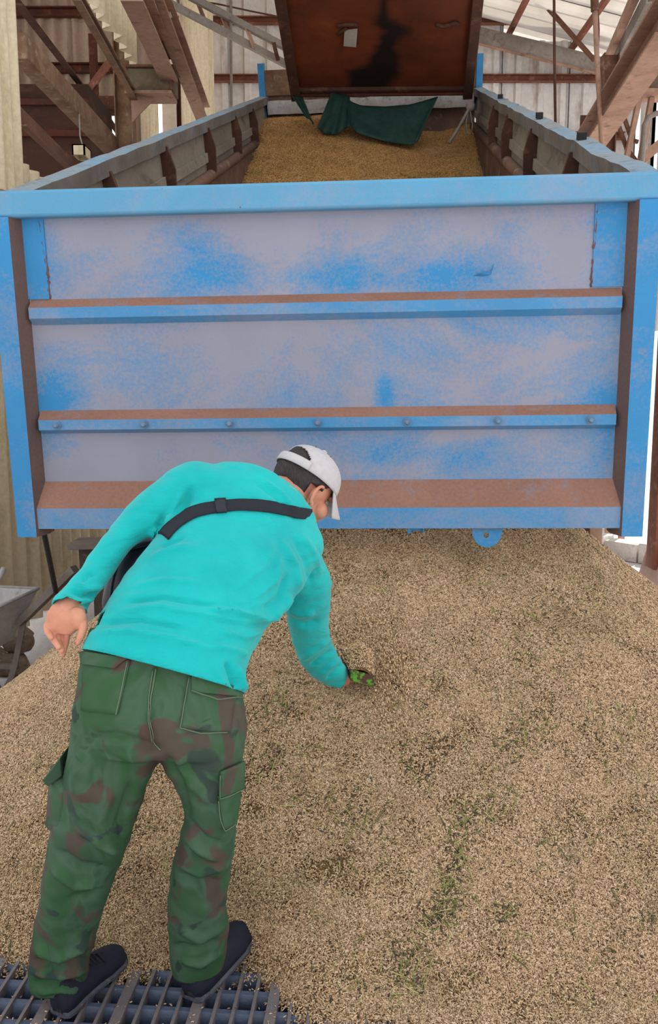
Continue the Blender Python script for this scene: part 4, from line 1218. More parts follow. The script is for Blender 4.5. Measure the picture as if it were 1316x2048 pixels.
# ---- trousers
def camo_mat():
    n = NT('camouflage'); v = n.coord()
    big = n.noise(n.scale(v, (1, 1, .8)), 7.5, 3, .5, .8)
    col = n.ramp(big, [(0, lin((46, 76, 54))), (.40, lin((52, 82, 58))), (.46, lin((66, 92, 72))), (.56, lin((52, 86, 56)))])
    b2 = n.noise(n.scale(v, (1.3, 1.3, .9)), 6.2, 3, .55, 1.2)
    b2o = n.n('ShaderNodeMapping'); b2o.inputs['Location'].default_value = (4.3, 1.7, 9.1); n.l(v, b2o.inputs['Vector'])
    br_ = n.noise(n.scale(b2o.outputs[0], (1.1, 1.1, .85)), 6.8, 3, .5, 1.0)
    col = n.mix(n.mapr(br_, .54, .585), col, lin((78, 66, 58)))
    dk_o = n.n('ShaderNodeMapping'); dk_o.inputs['Location'].default_value = (14.3, 3.7, 2.1); n.l(v, dk_o.inputs['Vector'])
    dk = n.noise(dk_o.outputs[0], 8.5, 3, .5, 1.0)
    col = n.mix(n.mapr(dk, .61, .65), col, lin((46, 62, 56)))
    f = n.noise(v, 500, 2, .5)
    fade = n.noise(v, 3, 4, .6)
    col = n.mix(n.mapr(fade, .45, .75, 0, .35), col, lin((104, 118, 104)))
    n.bump(f, .15, .002); return n.fin(col, .85, 0, .2)
M['camo'] = camo_mat()
M['seam'] = plain('seam_thread', (104, 120, 98), .9)
tm = MB(); limb(tm, PELVIS, 1.0); limb(tm, LEG_L, 1.0); limb(tm, LEG_R, 1.0)
tme = remesh(tm, .0066, 5, .5)
noise_disp(tme, .006, (8, 8, 10), 8); noise_disp(tme, .003, (22, 22, 30), 5)
folds(tme, [
    ([(300, 1380), (298, 1440), (306, 1490), (322, 1502)], 7, -.006), ([(170, 1480), (230, 1470), (290, 1490), (315, 1505)], 9, -.006), ([(200, 1510), (260, 1515), (310, 1512)], 8, .006),
    ([(330, 1505), (360, 1560), (380, 1640)], 8, -.004), ([(345, 1500), (385, 1570), (430, 1610)], 9, .005), ([(230, 1560), (200, 1640), (230, 1720)], 12, .007), ([(265, 1560), (240, 1640), (250, 1690)], 9, -.006),
    ([(150, 1650), (200, 1690), (240, 1700)], 8, .006), ([(110, 1700), (160, 1735), (225, 1740)], 9, -.007), ([(100, 1730), (150, 1770), (215, 1765)], 8, .008), ([(130, 1800), (180, 1790), (200, 1770)], 8, -.005),
    ([(365, 1660), (400, 1700), (440, 1720)], 8, .007), ([(372, 1640), (410, 1680), (452, 1690)], 7, -.006), ([(350, 1720), (400, 1745), (455, 1730)], 8, .007), ([(345, 1745), (390, 1765), (440, 1760)], 7, -.006),
    ([(350, 1850), (400, 1880), (450, 1850)], 8, .006), ([(345, 1890), (390, 1900), (445, 1880)], 7, -.006), ([(360, 1920), (400, 1930), (440, 1905)], 6, .005),
    ([(70, 1895), (120, 1915), (180, 1885)], 9, .009), ([(66, 1918), (110, 1940), (176, 1915)], 8, -.008), ([(68, 1945), (120, 1950), (172, 1940)], 7, .008), ([(70, 1965), (120, 1968), (170, 1966)], 6, -.007), ([(75, 1985), (120, 1978), (168, 1985)], 6, .006),
])
co, no = hem_plane(LEG_L[8], (0, .1, -1)); cut_local(tme, co-no*.066, no, .18)
co, no = hem_plane(LEG_R[8], (0, .1, -1)); cut_local(tme, co-no*.038, no, .15)
tro_bvh = BVHTree.FromPolygons([v.co.copy() for v in tme.vertices], [tuple(p.vertices) for p in tme.polygons])
tro = mesh_obj('trousers', tme, M['camo'], person, .004, 'green and brown camouflage cargo trousers')
def drape(bvh, px, py, off=.003, fallback=2.08):
    hit, n_, *_ = bvh.ray_cast(CAM, ray(px, py))
    if hit is None: return P(px, py, fallback), Vector((0, -1, 0))
    if n_.dot(ray(px, py)) > 0: n_ = -n_
    return hit + n_*off, n_
def patch_px(bvh, quad, name, mat, parent, n=12, m_=12, off=.004, thick=.005, wave=0.0, fb=2.08):
    vs = []
    for i in range(m_+1):
        for k in range(n+1):
            t, u = k/n, i/m_
            a = [quad[0][q]+(quad[1][q]-quad[0][q])*t for q in (0, 1)]; b = [quad[3][q]+(quad[2][q]-quad[3][q])*t for q in (0, 1)]
            px, py = a[0]+(b[0]-a[0])*u, a[1]+(b[1]-a[1])*u
            vs.append(drape(bvh, px, py, off+wave*(math.sin(t*9)*.5+.5)*u, fb)[0])
    o = MB().add(vs, [(i*(n+1)+k, i*(n+1)+k+1, (i+1)*(n+1)+k+1, (i+1)*(n+1)+k) for i in range(m_) for k in range(n)]).build(name, mat, parent, smooth=True)
    s = o.modifiers.new('t', 'SOLIDIFY'); s.thickness = thick; s.offset = 0
    return o
def seam_px(bvh, pts, parent, w=.0014, off=.002, name='seam'):
    pp = []
    for (ax, ay), (bx_, by_) in zip(pts[:-1], pts[1:]):
        n = max(2, int(math.hypot(bx_-ax, by_-ay)/6))
        for i in range(n): pp.append(drape(bvh, ax+(bx_-ax)*i/n, ay+(by_-ay)*i/n, off)[0])
    pp.append(drape(bvh, *pts[-1], off)[0])
    return MB().tube(pp, w, 6).build(name, M['seam'], parent, smooth=True)
patch_px(tro_bvh, [(378, 1350), (470, 1388), (458, 1466), (360, 1455)], 'back_pocket', M['camo'], tro, off=.003)
patch_px(tro_bvh, [(382, 1346), (478, 1378), (478, 1396), (382, 1384)], 'pocket_flap', M['camo'], tro, off=.009, thick=.005)
seam_px(tro_bvh, [(378, 1352), (368, 1410), (360, 1455), (400, 1466), (452, 1464)], tro, off=.006)
seam_px(tro_bvh, [(381, 1382), (430, 1400), (477, 1396)], tro, off=.013)
patch_px(tro_bvh, [(170, 1312), (262, 1318), (236, 1428), (165, 1420)], 'back_pocket', M['camo'], tro, off=.003)
patch_px(tro_bvh, [(166, 1304), (258, 1316), (232, 1338), (170, 1330)], 'pocket_flap', M['camo'], tro, off=.008, wave=.004)
seam_px(tro_bvh, [(256, 1322), (246, 1370), (234, 1429)], tro, off=.006)
seam_px(tro_bvh, [(312, 1336), (303, 1390), (300, 1440), (308, 1485), (322, 1500)], tro, w=.0018)
seam_px(tro_bvh, [(306, 1340), (297, 1395), (295, 1440), (304, 1487)], tro)
patch_px(tro_bvh, [(438, 1540), (481, 1521), (480, 1577), (436, 1592)], 'cargo_flap', M['camo'], tro, off=.010, thick=.006)
patch_px(tro_bvh, [(434, 1590), (478, 1582), (468, 1648), (446, 1658)], 'cargo_pocket', M['camo'], tro, off=.005, thick=.006)
seam_px(tro_bvh, [(436, 1545), (436, 1590), (478, 1577)], tro, off=.015)
seam_px(tro_bvh, [(434, 1598), (440, 1640), (447, 1658), (466, 1646)], tro, off=.009)
# left cargo pocket stands off the thigh
q = [P(128, 1505, 2.05), P(93, 1550, 2.03), P(104, 1562, 2.06), P(132, 1540, 2.06)]
m = MB().loft([[v+Vector((0, dy, 0)) for v in q] for dy in (-.035, .0, .05)]); bev(m.build('cargo_flap', M['camo'], tro), .003)
limb(MB(), [], 1) if False else None
m = MB(); limb(m, [(104, 1556, 2.04, 135, 1545, 2.06, .05), (99, 1600, 2.05, 128, 1600, 2.07, .055), (99, 1640, 2.06, 122, 1640, 2.08, .05), (103, 1664, 2.07, 116, 1664, 2.09, .04)])
m.build('cargo_pocket', M['camo'], tro, smooth=True)

# ---- shoes
M['shoe'] = plain('navy_canvas', (24, 26, 44), .75, var=.4, scale=50)
M['sole'] = weathered('grey_sole', (84, 86, 96), (60, 60, 70), (120, 112, 104), 20, .7, 90, .2)
def shoe(heel, toe, lift, s):
    heel, toe = Vector(heel), Vector(toe); d = (toe-heel).normalized(); x = d.cross(Vector((0, 0, 1))).normalized(); up = x.cross(d).normalized()
    L = (toe-heel).length
    st = [(0, .020, .050), (.03, .034, .080), (.12, .041, .092), (.3, .042, .088), (.5, .046, .072), (.68, .052, .058), (.85, .049, .048), (.95, .036, .038), (1.0, .016, .026)]
    def secs(lo, hi_f, grow):
        R_ = []
        for t, w, h in st:
            c_ = heel+d*(L*t)+x*(s*.010*math.sin(math.pi*t)); w = w+grow; hh = hi_f(t, h)
            R_.append([c_+x*(w*math.cos(a)*(1 if math.sin(a) < .2 else .86))+up*(lo if math.sin(a) < -.3 else lo+(hh-lo)*(.35+.65*max(0, math.sin(a)))) for a in np.linspace(0, 2*math.pi, 20, endpoint=False)])
        return R_
    sh = MB().loft(secs(.012, lambda t, h: h+.012, 0)).build('shoe', M['shoe'], person, smooth=True)
    MB().loft(secs(.0, lambda t, h: .030 if t < .9 else .026, .005)).build('sole', M['sole'], sh, auto=50)
    m = MB()
    for k in range(5):
        c_ = heel+d*(L*(.42+.07*k))+up*(.105-.010*k)
        m.tube([c_-x*.028-up*.014, c_+up*.004, c_+x*.028-up*.014], .003, 6)
    m.build('laces', M['bolt'] if False else M['black'], sh, smooth=True)
    return sh
hR = P(392, 2004, 2.20); hR.z = .006
shoe((hR.x-.012, hR.y-.025, .008), (hR.x+.120, hR.y+.235, .050), 0, 1)
hLp = CAM+ray(103, 2042)*((CAM.z-.008)/(-ray(103, 2042).z))
shoe((hLp.x+.012, hLp.y+.018, .008), (hLp.x+.13, hLp.y+.25, .02), 0, -1)

# ---- shoulder bag on a wide black strap
M['strap'] = plain('black_webbing', (26, 28, 40), .75, var=.2, scale=90)
M['bag'] = plain('black_nylon', (24, 28, 40), .42, var=.3, scale=20)
bagc = P(285, 1140, 2.40)
bag = thing('shoulder_bag', 'black shoulder bag hanging at the man\'s left hip on a wide strap', 'bag', bagc)
def ribbon(bvh, mid, halfw, name, mat, off=.006, taper=None):
    vs = []; n = len(mid)
    for i, (x, y) in enumerate(mid):
        a, b = mid[max(i-1, 0)], mid[min(i+1, n-1)]; d = (b[0]-a[0], b[1]-a[1]); l = math.hypot(*d); nx_, ny_ = -d[1]/l, d[0]/l
        for k in (-1, -.5, 0, .5, 1):
            vs.append(drape(bvh, x+nx_*halfw*k, y+ny_*halfw*k, off, 2.4)[0])
    return vs, n
def dense(pts, step=8):
    out = []
    for i in range(len(pts)-1):
        p0, p1, p2, p3 = pts[max(i-1, 0)], pts[i], pts[i+1], pts[min(i+2, len(pts)-1)]
        n = max(2, int(math.hypot(p2[0]-p1[0], p2[1]-p1[1])/step))
        for k in range(n):
            t = k/n; out.append(tuple(.5*((2*b)+(-a+c_)*t+(2*a-5*b+4*c_-d)*t*t+(-a+3*b-3*c_+d)*t**3) for a, b, c_, d in zip(p0, p1, p2, p3)))
    return out+[pts[-1]]
mid = dense([(330, 1072), (352, 1048), (388, 1026), (430, 1016), (480, 1011), (530, 1014), (572, 1021), (592, 1027)])
vs, n = ribbon(shirt_bvh, mid, 11.5, 'strap', M['strap'])
# carry the strap on over the shoulder and down to the bag, out of the camera's view
def col5(c_, w): return [c_+w*k for k in (-1, -.5, 0, .5, 1)]
fw5 = (vs[-1]-vs[-5])*.5; last = (vs[-1]+vs[-5])*.5
for q in ((.020, .022, -.006), (.036, .060, -.014), (.040, .12, -.06), (-.04, .16, -.18), (-.18, .12, -.26)):
    vs += col5(last+Vector(q), fw5); n += 1
fs = [(i*5+k, i*5+k+1, (i+1)*5+k+1, (i+1)*5+k) for i in range(n-1) for k in range(4)]
pre = (vs[4]-vs[0])*.5; first = (vs[0]+vs[4])*.5
o = MB().add(vs, fs).build('strap', M['strap'], bag, smooth=True); s = o.modifiers.new('t', 'SOLIDIFY'); s.thickness = .003
v2 = col5(first, pre)+col5(first+Vector((-.012, .05, -.04)), pre)+col5(P(300, 1100, 2.42), pre*1.0)
o = MB().add(v2, [(i*5+k, i*5+k+1, (i+1)*5+k+1, (i+1)*5+k) for i in range(2) for k in range(4)]).build('strap', M['strap'], bag, smooth=True); s = o.modifiers.new('t', 'SOLIDIFY'); s.thickness = .003
b_, n_ = ribbon(shirt_bvh, [(431, 1015), (438, 1014), (445, 1013.5), (452, 1013)], 14, 'b', None, .010)
o = MB().add(b_, [(i*5+k, i*5+k+1, (i+1)*5+k+1, (i+1)*5+k) for i in range(n_-1) for k in range(4)]).build('buckle', M['bag'], bag, smooth=True); s = o.modifiers.new('t', 'SOLIDIFY'); s.thickness = .006
# bag body: a padded pouch
m = MB(); limb(m, [(292, 1084, 2.40, 345, 1084, 2.40, .02), (262, 1096, 2.39, 350, 1100, 2.39, .055), (232, 1120, 2.38, 345, 1125, 2.38, .075), (216, 1160, 2.37, 335, 1165, 2.37, .085), (209, 1200, 2.37, 320, 1205, 2.37, .085), (212, 1218, 2.37, 310, 1222, 2.37, .06)], 1.0, 3.0)
bb = m.build('pouch', M['bag'], bag, smooth=True)
def bagpt(x, y): 
    bv = BVHTree.FromPolygons([v for v in m.v], m.f); return drape(bv, x, y, .002, 2.33)[0]
bvb = BVHTree.FromPolygons([v for v in m.v], m.f)
for pts in ([(318, 1108), (290, 1112), (268, 1128), (254, 1160), (246, 1200)], [(330, 1112), (300, 1120), (282, 1134), (268, 1162), (258, 1200)], [(300, 1090), (262, 1100), (240, 1120), (226, 1160), (220, 1205)]):
    MB().tube([drape(bvb, x, y, .001, 2.33)[0] for x, y in dense(pts, 6)], .004, 6).build('piping', M['bag'], bb, smooth=True)

# ---- scoop full of grain
scp = thing('grain_scoop', 'small brown metal scoop with green paint, heaped with grain in the hand', 'scoop', P(722, 1350, 3.0))
M['scoop_brown'] = weathered('scoop_brown', (96, 62, 50), (74, 46, 40), None, 12, .6, 60, .2)
def green_paint():
    n = NT('scoop_green'); a = n.noise(n.coord(), 28, 6, .7)
    return n.fin(n.mix(n.mapr(a, .46, .50), lin((88, 160, 44)), lin((86, 54, 44))), .5)
M['scoop_green'] = green_paint()
A_, B_, D_, E_ = P(700, 1338, 2.92), P(750, 1352, 2.93), P(749, 1292, 3.03), P(680, 1288, 3.02)
D_ = D_+Vector((0, 0, -.018)); E_ = E_+Vector((0, 0, -.018)); dz = Vector((0, 0, -.045)); tt = .003
top = [A_, B_, D_, E_]; ctr_ = sum(top, Vector())/4; bot = [ctr_+(v-ctr_)*.92+dz for v in top]
m = MB().add(bot+[v+Vector((0, 0, -.002)) for v in bot], [(0, 1, 2, 3), (7, 6, 5, 4)]+[(i, i+4, (i+1) % 4+4, (i+1) % 4) for i in range(4)])
m.build('base', M['scoop_brown'], scp)
for i in range(4):
    a, b, c2, d2 = top[i], top[(i+1) % 4], bot[(i+1) % 4], bot[i]; nn = (b-a).cross(d2-a).normalized()*tt
    m = MB().add([a, b, c2, d2, a+nn, b+nn, c2+nn, d2+nn], [(3, 2, 1, 0), (4, 5, 6, 7), (0, 1, 5, 4), (1, 2, 6, 5), (2, 3, 7, 6), (3, 0, 4, 7)])
    m.build('side', M['scoop_green'] if i == 0 else M['scoop_brown'], scp)
MB().tube([g0-gd*.02, g0+gd*.03, P(706, 1350, 3.0), lerp(A_, D_, .12)+dz*.5], [.011, .012, .012, .010], 12).build('handle', M['scoop_brown'], scp, smooth=True)
num = 1500; uu, vv = rng.uniform(-.02, 1.0, num), rng.uniform(.04, 1.08, num)
pts = []
for a, b in zip(uu, vv):
    q = (A_*(1-a)*(1-b)+B_*a*(1-b)+D_*a*b+E_*(1-a)*b)
    q = q + Vector((0, 0, -.006+.060*math.sin(math.pi*min(1, max(a, 0)))*math.sin(math.pi*min(1, b*.8+.1))+random.uniform(-.004, .004)))
    pts.append(tuple(q))
me = grains_mesh('scooped_grain', np.array(pts), rot_mats(rng.random(num)*6.28, rng.normal(0, .5, num), rng.random(num)*6), rng.uniform(.85, 1.1, num), M['grain_sunlit'])
o = bpy.data.objects.new('scooped_grain', me); C.objects.link(o); solid(o, ctr_, 'heaped grain filling the scoop in the man\'s hand', 'grain'); o['kind'] = 'stuff'
m = MB(); nn = 8
vs = []
for i in range(nn+1):
    for k in range(nn+1):
        a, b = i/nn, k/nn; q = (A_*(1-a)*(1-b)+B_*a*(1-b)+D_*a*b+E_*(1-a)*b)
        vs.append(q+Vector((0, 0, -.010+.058*math.sin(math.pi*a)*math.sin(math.pi*min(1, b*.8+.1)))))
bed = m.add(vs, [(i*(nn+1)+k, (i+1)*(nn+1)+k, (i+1)*(nn+1)+k+1, i*(nn+1)+k+1) for i in range(nn) for k in range(nn)]).build('grain_bed', M['grain_base'], o, smooth=True); bed['kind'] = 'stuff'
# grain spilling off the scoop and sliding down below it
pts = []; Rl = []
for _ in range(2600):
    if random.random() < .55:
        a = random.gauss(0, 1); px, py = random.gauss(790, 26)-max(0, a)*8, 1300+abs(random.gauss(0, 1))*85
    else:
        ang = random.uniform(-.4, 3.5); r = random.gauss(85, 16); px, py = 735+r*.75*math.cos(ang), 1335-r*math.sin(ang)
    q = on_heap(px, py); z = heap_z(q.x, q.y)
    h = abs(random.gauss(0, .022))
    pts.append((q.x, q.y-h*.5, z+.008+h))
    loc = rot_mats(np.array([random.gauss(-1.4, .35)]), np.array([random.gauss(0, .3)]), np.array([0.]))[0]
    Rl.append(heap_frame(q.x, q.y) @ loc)
me = grains_mesh('falling_grain', np.array(pts), np.array(Rl), rng.uniform(.9, 1.15, len(pts)), M['grain_sunlit'])
o = bpy.data.objects.new('falling_grain', me); C.objects.link(o); solid(o, P(770, 1380, 2.9), 'loose grain flying off the scoop and sliding down the heap', 'grain'); o['kind'] = 'stuff'

# ================================================================== SHED STEELWORK AND YARD
def beam_px(name, a, Ya, b, Yb, w, h, mat, label, cat='beam', prof='box', up=(0, 0, 1), group=None, t=.014):
    A, B = P(a[0], a[1], Ya), P(b[0], b[1], Yb)
    o = MB().beam(A, B, w, h, prof, up, t).build(name, mat)
    if prof == 'box': bev(o, .004, 1)
    return solid(o, B, label, cat, group)
beam_px('steel_beam', (36, 92), 6.25, (246, 318), 9.6, .13, .17, M['moss_beam'], 'lichen-spotted box beam sloping down to the bright gap at left')
beam_px('steel_strut', (36, -2), 7.4, (193, 205), 11.2, .07, .09, M['rust'], 'dark thin rusty angle above the lichen-spotted beam', 'strut', 'L')
beam_px('steel_beam', (152, -12), 6.4, (268, 192), 9.0, .06, .08, M['moss_beam'], 'narrow beam along the lower edge of the hanging corrugated sheets', 'beam', 'C')
beam_px('steel_beam', (262, -30), 6.9, (338, 140), 8.95, .17, .22, M['steel_tan'], 'wide tan I-beam ending on the left steel bracket', 'beam', 'I')
beam_px('steel_beam', (308, -30), 7.6, (408, 232), 10.6, .14, .22, M['steel_tan'], 'long tan I-beam reaching down behind the left bed rail', 'beam', 'I')
beam_px('steel_strut', (44, 232), 6.1, (150, 335), 7.7, .05, .13, M['steel_brown'], 'narrow brown beam just above the broken fence top at left', 'strut', 'L')
# left bracket and column
br_ = thing('column_bracket', 'greenish steel bracket box on the left column', 'bracket', P(300, 195, 9.05))
a, b = P(262, 168, 9.05), P(352, 168, 9.05)
bev(MB().beam(a, b, .26, .22).build('box', M['bracket'], br_), .004, 1)
MB().beam(a+Vector((-.03, 0, -.125)), b+Vector((-.02, 0, -.125)), .32, .03).build('flange', M['steel_tan'], br_)
MB().beam(a+Vector((-.02, 0, .122)), b+Vector((.02, 0, .122)), .30, .022).build('flange', M['steel_brown'], br_)
MB().beam(b+Vector((-.02, -.14, -.10)), b+Vector((-.02, -.14, .11)), .03, .02, up=(0, 1, 0)).build('stiffener', M['steel_brown'], br_)
g3 = [P(262, 198, 9.0), P(308, 198, 9.0), P(264, 244, 9.0)]
MB().add(g3+[v+Vector((0, .02, 0)) for v in g3], [(0, 2, 1), (3, 4, 5), (0, 1, 4, 3), (1, 2, 5, 4), (2, 0, 3, 5)]).build('gusset', M['steel_tan'], br_)
A = P(249, 180, 9.1)
o = MB().beam((A.x, A.y, 0), (A.x, A.y, A.z+.9), .16, .18, 'I', up=(1, 0, 0)).build('steel_column', M['moss_beam'])
solid(o, (A.x, A.y, 0), 'speckled steel column under the left bracket box', 'column')
A = P(190, 205, 11.5)
o = MB().beam((A.x, A.y, 0), (A.x, A.y, P(190, 70, 11.5).z), .09, .09, 'box', up=(1, 0, 0)).build('steel_column', M['rust_dark'])
solid(o, (A.x, A.y, 0), 'thin red-brown column inside the dim left bay', 'column')
A = P(364, 230, 12.6)
o = MB().beam((A.x, A.y, 0), (A.x, A.y, P(364, 60, 12.6).z), .13, .13, 'I', up=(1, 0, 0)).build('steel_column', M['rust_dark'])
solid(o, (A.x, A.y, 0), 'dark red column behind the long tan I-beam at left', 'column')
beam_px('steel_strut', (222, 120), 11.46, (152, 214), 11.46, .05, .08, M['girt'], 'orange-brown diagonal strut across the thin red-brown column', 'strut', 'L')
beam_px('steel_girt', (20, 24), 11.93, (165, 24), 11.93, .08, .12, M['rust_dark'], 'upper dark girt on the back of the dim left bay', 'girt', 'C')
beam_px('steel_girt', (70, 136), 11.93, (225, 136), 11.93, .08, .12, M['rust_dark'], 'lower dark girt on the back of the dim left bay', 'girt', 'C')
beam_px('steel_beam', (172, 212), 10.8, (238, 212), 10.8, .25, .16, M['steel_brown'], 'short dark crossbeam above the bright gap at left')
beam_px('steel_strut', (200, 212), 10.9, (240, 272), 10.9, .05, .06, M['steel_brown'], 'dark strut crossing the bright gap at left', 'strut')
a, b = P(-300, 170, 9.6), P(176, 170, 9.6)
o = MB().box((a.x, 9.6, 0), (b.x, 10.6, P(100, 168, 9.6).z)).build('dark_box', M['bay_dark']); solid(o, ((a.x+b.x)/2, 10.1, 0), 'large dark brown box added to darken the left bay', 'bin')  # block added so this part of the bay reads dark
bl = MB()
for k, py in enumerate((205, 268)):
    q = P(100, py, 9.58); MB().box((a.x, 9.55, q.z-.03), (b.x, 9.6, q.z+.03)).build('rib', M['rust_dark'], o)
fx = thing('hanging_box', 'small pale box hanging on a cord above the left bed rail', 'box', P(165, 320, 7.6))
a = P(151, 307, 7.6); b = P(176, 307, 7.6)
bx_ = MB(); bx_.box((a.x, 7.5, a.z-.035), (b.x, 7.5+.02, a.z+.05)); bx_.box((a.x, 7.68, a.z-.035), (b.x, 7.70, a.z+.05)); bx_.box((a.x, 7.5, a.z-.035), (a.x+.012, 7.7, a.z+.05)); bx_.box((b.x-.012, 7.5, a.z-.035), (b.x, 7.7, a.z+.05)); bx_.box((a.x, 7.5, a.z+.04), (b.x, 7.7, a.z+.05))
bx_.build('box', M['asbestos'], fx)
MB().tube([P(168, 302, 7.6), P(160, 272, 7.6), P(158, 215, 7.6)], .006, 6).build('cord', M['rope'], fx)
pb = [P(318, 2, 8.2), P(333, -2, 8.2), P(344, 33, 8.3), P(329, 38, 8.3)]
o = MB().add(pb+[v+Vector((.0, .02, .0)) for v in pb], [(0, 1, 2, 3), (7, 6, 5, 4), (0, 4, 5, 1), (1, 5, 6, 2), (2, 6, 7, 3), (3, 7, 4, 0)]).build('pale_board', M['paper'])
solid(o, pb[3], 'small white board fixed beside the long tan I-beam', 'board')
# lattice truss, left of the cover plate
tr = thing('roof_truss', 'light grey lattice truss sloping down behind the left corner post', 'truss', P(575, 130, 11.6))
for pa, pb2 in (((352, -22), (600, 110)), ((330, 2), (600, 143))):
    MB().beam(P(*pa, 11.2), P(*pb2, 11.6), .07, .08, 'box').build('chord', M['steel_grey'], tr)
for (xa, ya, xb, yb) in ((350, -16, 362, 14), (395, 4, 411, 44), (444, 31, 458, 68), (494, 57, 508, 94), (547, 84, 556, 120)):
    MB().beam(P(xa, ya, 11.4), P(xb, yb, 11.4), .05, .05, 'L').build('web', M['steel_tan'] if xa < 540 else M['rust'], tr)
o = MB().tube([P(462, -20, 12), P(462, 100, 12), P(463, 212, 12)], .018, 8).build('steel_rod', M['steel_grey'], smooth=True); solid(o, P(463, 212, 12), 'thin vertical rod hanging in front of the back wall at left', 'rod')
o = MB().tube([P(390, 0, 13.4), P(440, 9, 13.4), P(500, 22, 13.4), P(590, 40, 13.4)], .012, 6).build('cable', M['rust'], smooth=True); solid(o, P(500, 22, 13.4), 'thin brown cable strung across the back wall', 'cable')
# right side
o = MB().tube([P(930, 64, 13.55), P(1075, 99, 13.55), P(1205, 132, 13.55)], .115, 14).build('eave_pipe', M['steel_grey'], smooth=True); solid(o, P(1205, 132, 13.55), 'thick grey-brown pipe under the roof edge at right', 'pipe')
beam_px('steel_strut', (930, 78), 13.55, (1215, 150), 13.55, .05, .06, M['steel_tan'], 'tan strip below the thick pipe under the right roof edge', 'strut')
beam_px('steel_strut', (1078, -6), 13.1, (1190, 120), 13.1, .05, .07, M['steel_brown'], 'brown brace crossing the pale roof down to the right', 'strut', 'L')
o = MB().tube([P(1108, -20, 9), P(1109, 120, 9), P(1111, 252, 9)], .014, 8).build('steel_rod', M['rust'], smooth=True); solid(o, P(1111, 252, 9), 'dark vertical rod hanging beyond the right bed rail', 'rod')
pp_ = thing('hanging_pipe', 'stepped tan pipe hanging beside the right bed rail', 'pipe', P(1203, 300, 8))
MB().tube([P(1188, -30, 8), P(1190, 22, 8)], .036, 12).build('sleeve', M['steel_brown'], pp_, smooth=True)
MB().tube([P(1190, 18, 8), P(1194, 120, 8), P(1200, 220, 8), P(1204, 300, 8)], .022, 10).build('pipe', M['steel_tan'], pp_, smooth=True)
MB().tube([P(1196, 20, 8), P(1198, 60, 8), P(1196, 110, 8), P(1199, 200, 8)], .007, 6).build('cable', M['steel_brown'], pp_, smooth=True)
beam_px('steel_beam', (1345, 28), 6.2, (1168, 300), 9.6, .22, .26, M['steel_tan'], 'heavy tan I-beam slanting down behind the right bed rail', 'beam', 'I', t=.02)
beam_px('steel_beam', (1276, -20), 8.6, (1205, 140), 12.2, .07, .10, M['steel_tan'], 'slim tan rail along the right edge of the pale roof', 'beam', 'L')
beam_px('gutter_trough', (1312, -12), 8.2, (1228, 142), 12.0, .16, .14, M['steel_grey'], 'grey gutter between the roof rail and the heavy tan I-beam', 'gutter', 'C')
beam_px('steel_beam', (1345, 52), 6.6, (1282, 128), 8.6, .14, .20, M['girt'], 'red-brown beam running into the right bracket box')
b2 = thing('column_bracket', 'brown steel bracket box on the right column', 'bracket', P(1290, 195, 9.0))
a, b = P(1266, 160, 9), P(1370, 160, 9)
bev(MB().beam(a, b, .26, .26).build('box', M['bracket'], b2), .004, 1)
MB().beam(a+Vector((.03, 0, -.145)), b+Vector((0, 0, -.145)), .32, .035).build('flange', M['steel_tan'], b2)
MB().beam(a+Vector((-.01, 0, .14)), b+Vector((0, 0, .14)), .30, .022).build('flange', M['rust'], b2)
MB().beam(a+Vector((.10, -.14, -.12)), a+Vector((.10, -.14, .13)), .03, .02, up=(0, 1, 0)).build('stiffener', M['steel_brown'], b2)
lc = thing('lattice_column', 'tan lattice column standing under the right bracket box', 'column', (P(1290, 330, 9).x, 9, 0))
def down(p0, p1, Y):
    A, B = P(*p0, Y), P(*p1, Y); d = (B-A); return A, A+d*((A.z-.02)/(-d.z)) if d.z < 0 else B
for p0, p1, w in (((1279, 196), (1250, 330), .06), ((1303, 196), (1279, 330), .06)):
    A, B = P(*p0, 9), P(*p1, 9); MB().beam(A, B+(B-A).normalized()*.25, w, .05).build('leg', M['steel_tan'], lc)
    MB().beam(B+(B-A).normalized()*.2, Vector((B.x, 9, 0)), w, .05, up=(0, 1, 0)).build('leg', M['steel_tan'], lc)
for p0, p1 in (((1262, 280), (1276, 284)), ((1256, 300), (1272, 322)), ((1240, 212), (1262, 275)), ((1232, 236), (1256, 305)), ((1268, 208), (1232, 240))):
    MB().beam(P(*p0, 9.05), P(*p1, 9.05), .035, .035).build('lacing', M['steel_brown'], lc)
o = MB().tube([P(1330, 226, 8.6), P(1312, 227, 8.6), P(1298, 234, 8.6), P(1289, 250, 8.6), P(1286, 290, 8.6), P(1282, 345, 8.6)], .026, 10).build('conduit_pipe', M['steel_grey'], smooth=True); solid(o, P(1282, 345, 8.6), 'bent grey conduit beside the tan lattice column', 'pipe')
A = P(1212, 300, 10.6)
o = MB().beam((A.x, A.y, 0), (A.x, A.y, P(1212, 110, 10.6).z), .16, .18, 'I', up=(1, 0, 0)).build('steel_column', M['steel_brown']); solid(o, (A.x, A.y, 0), 'brown steel column behind the heavy tan I-beam at right', 'column')
A = P(1169, 275, 12)
o = MB().beam((A.x, A.y, 0), (A.x, A.y, P(1169, 231, 12).z), .13, .03, 'box', up=(0, 1, 0)).build('brown_plate', M['rust']); bev(o, .004, 1); solid(o, (A.x, A.y, 0), 'upright brown plate in front of the back wall at right', 'plate')
beam_px('steel_strut', (1345, 268), 9.4, (1284, 318), 9.4, .05, .10, M['steel_tan'], 'tan angle bar low beside the bent conduit', 'strut', 'L')
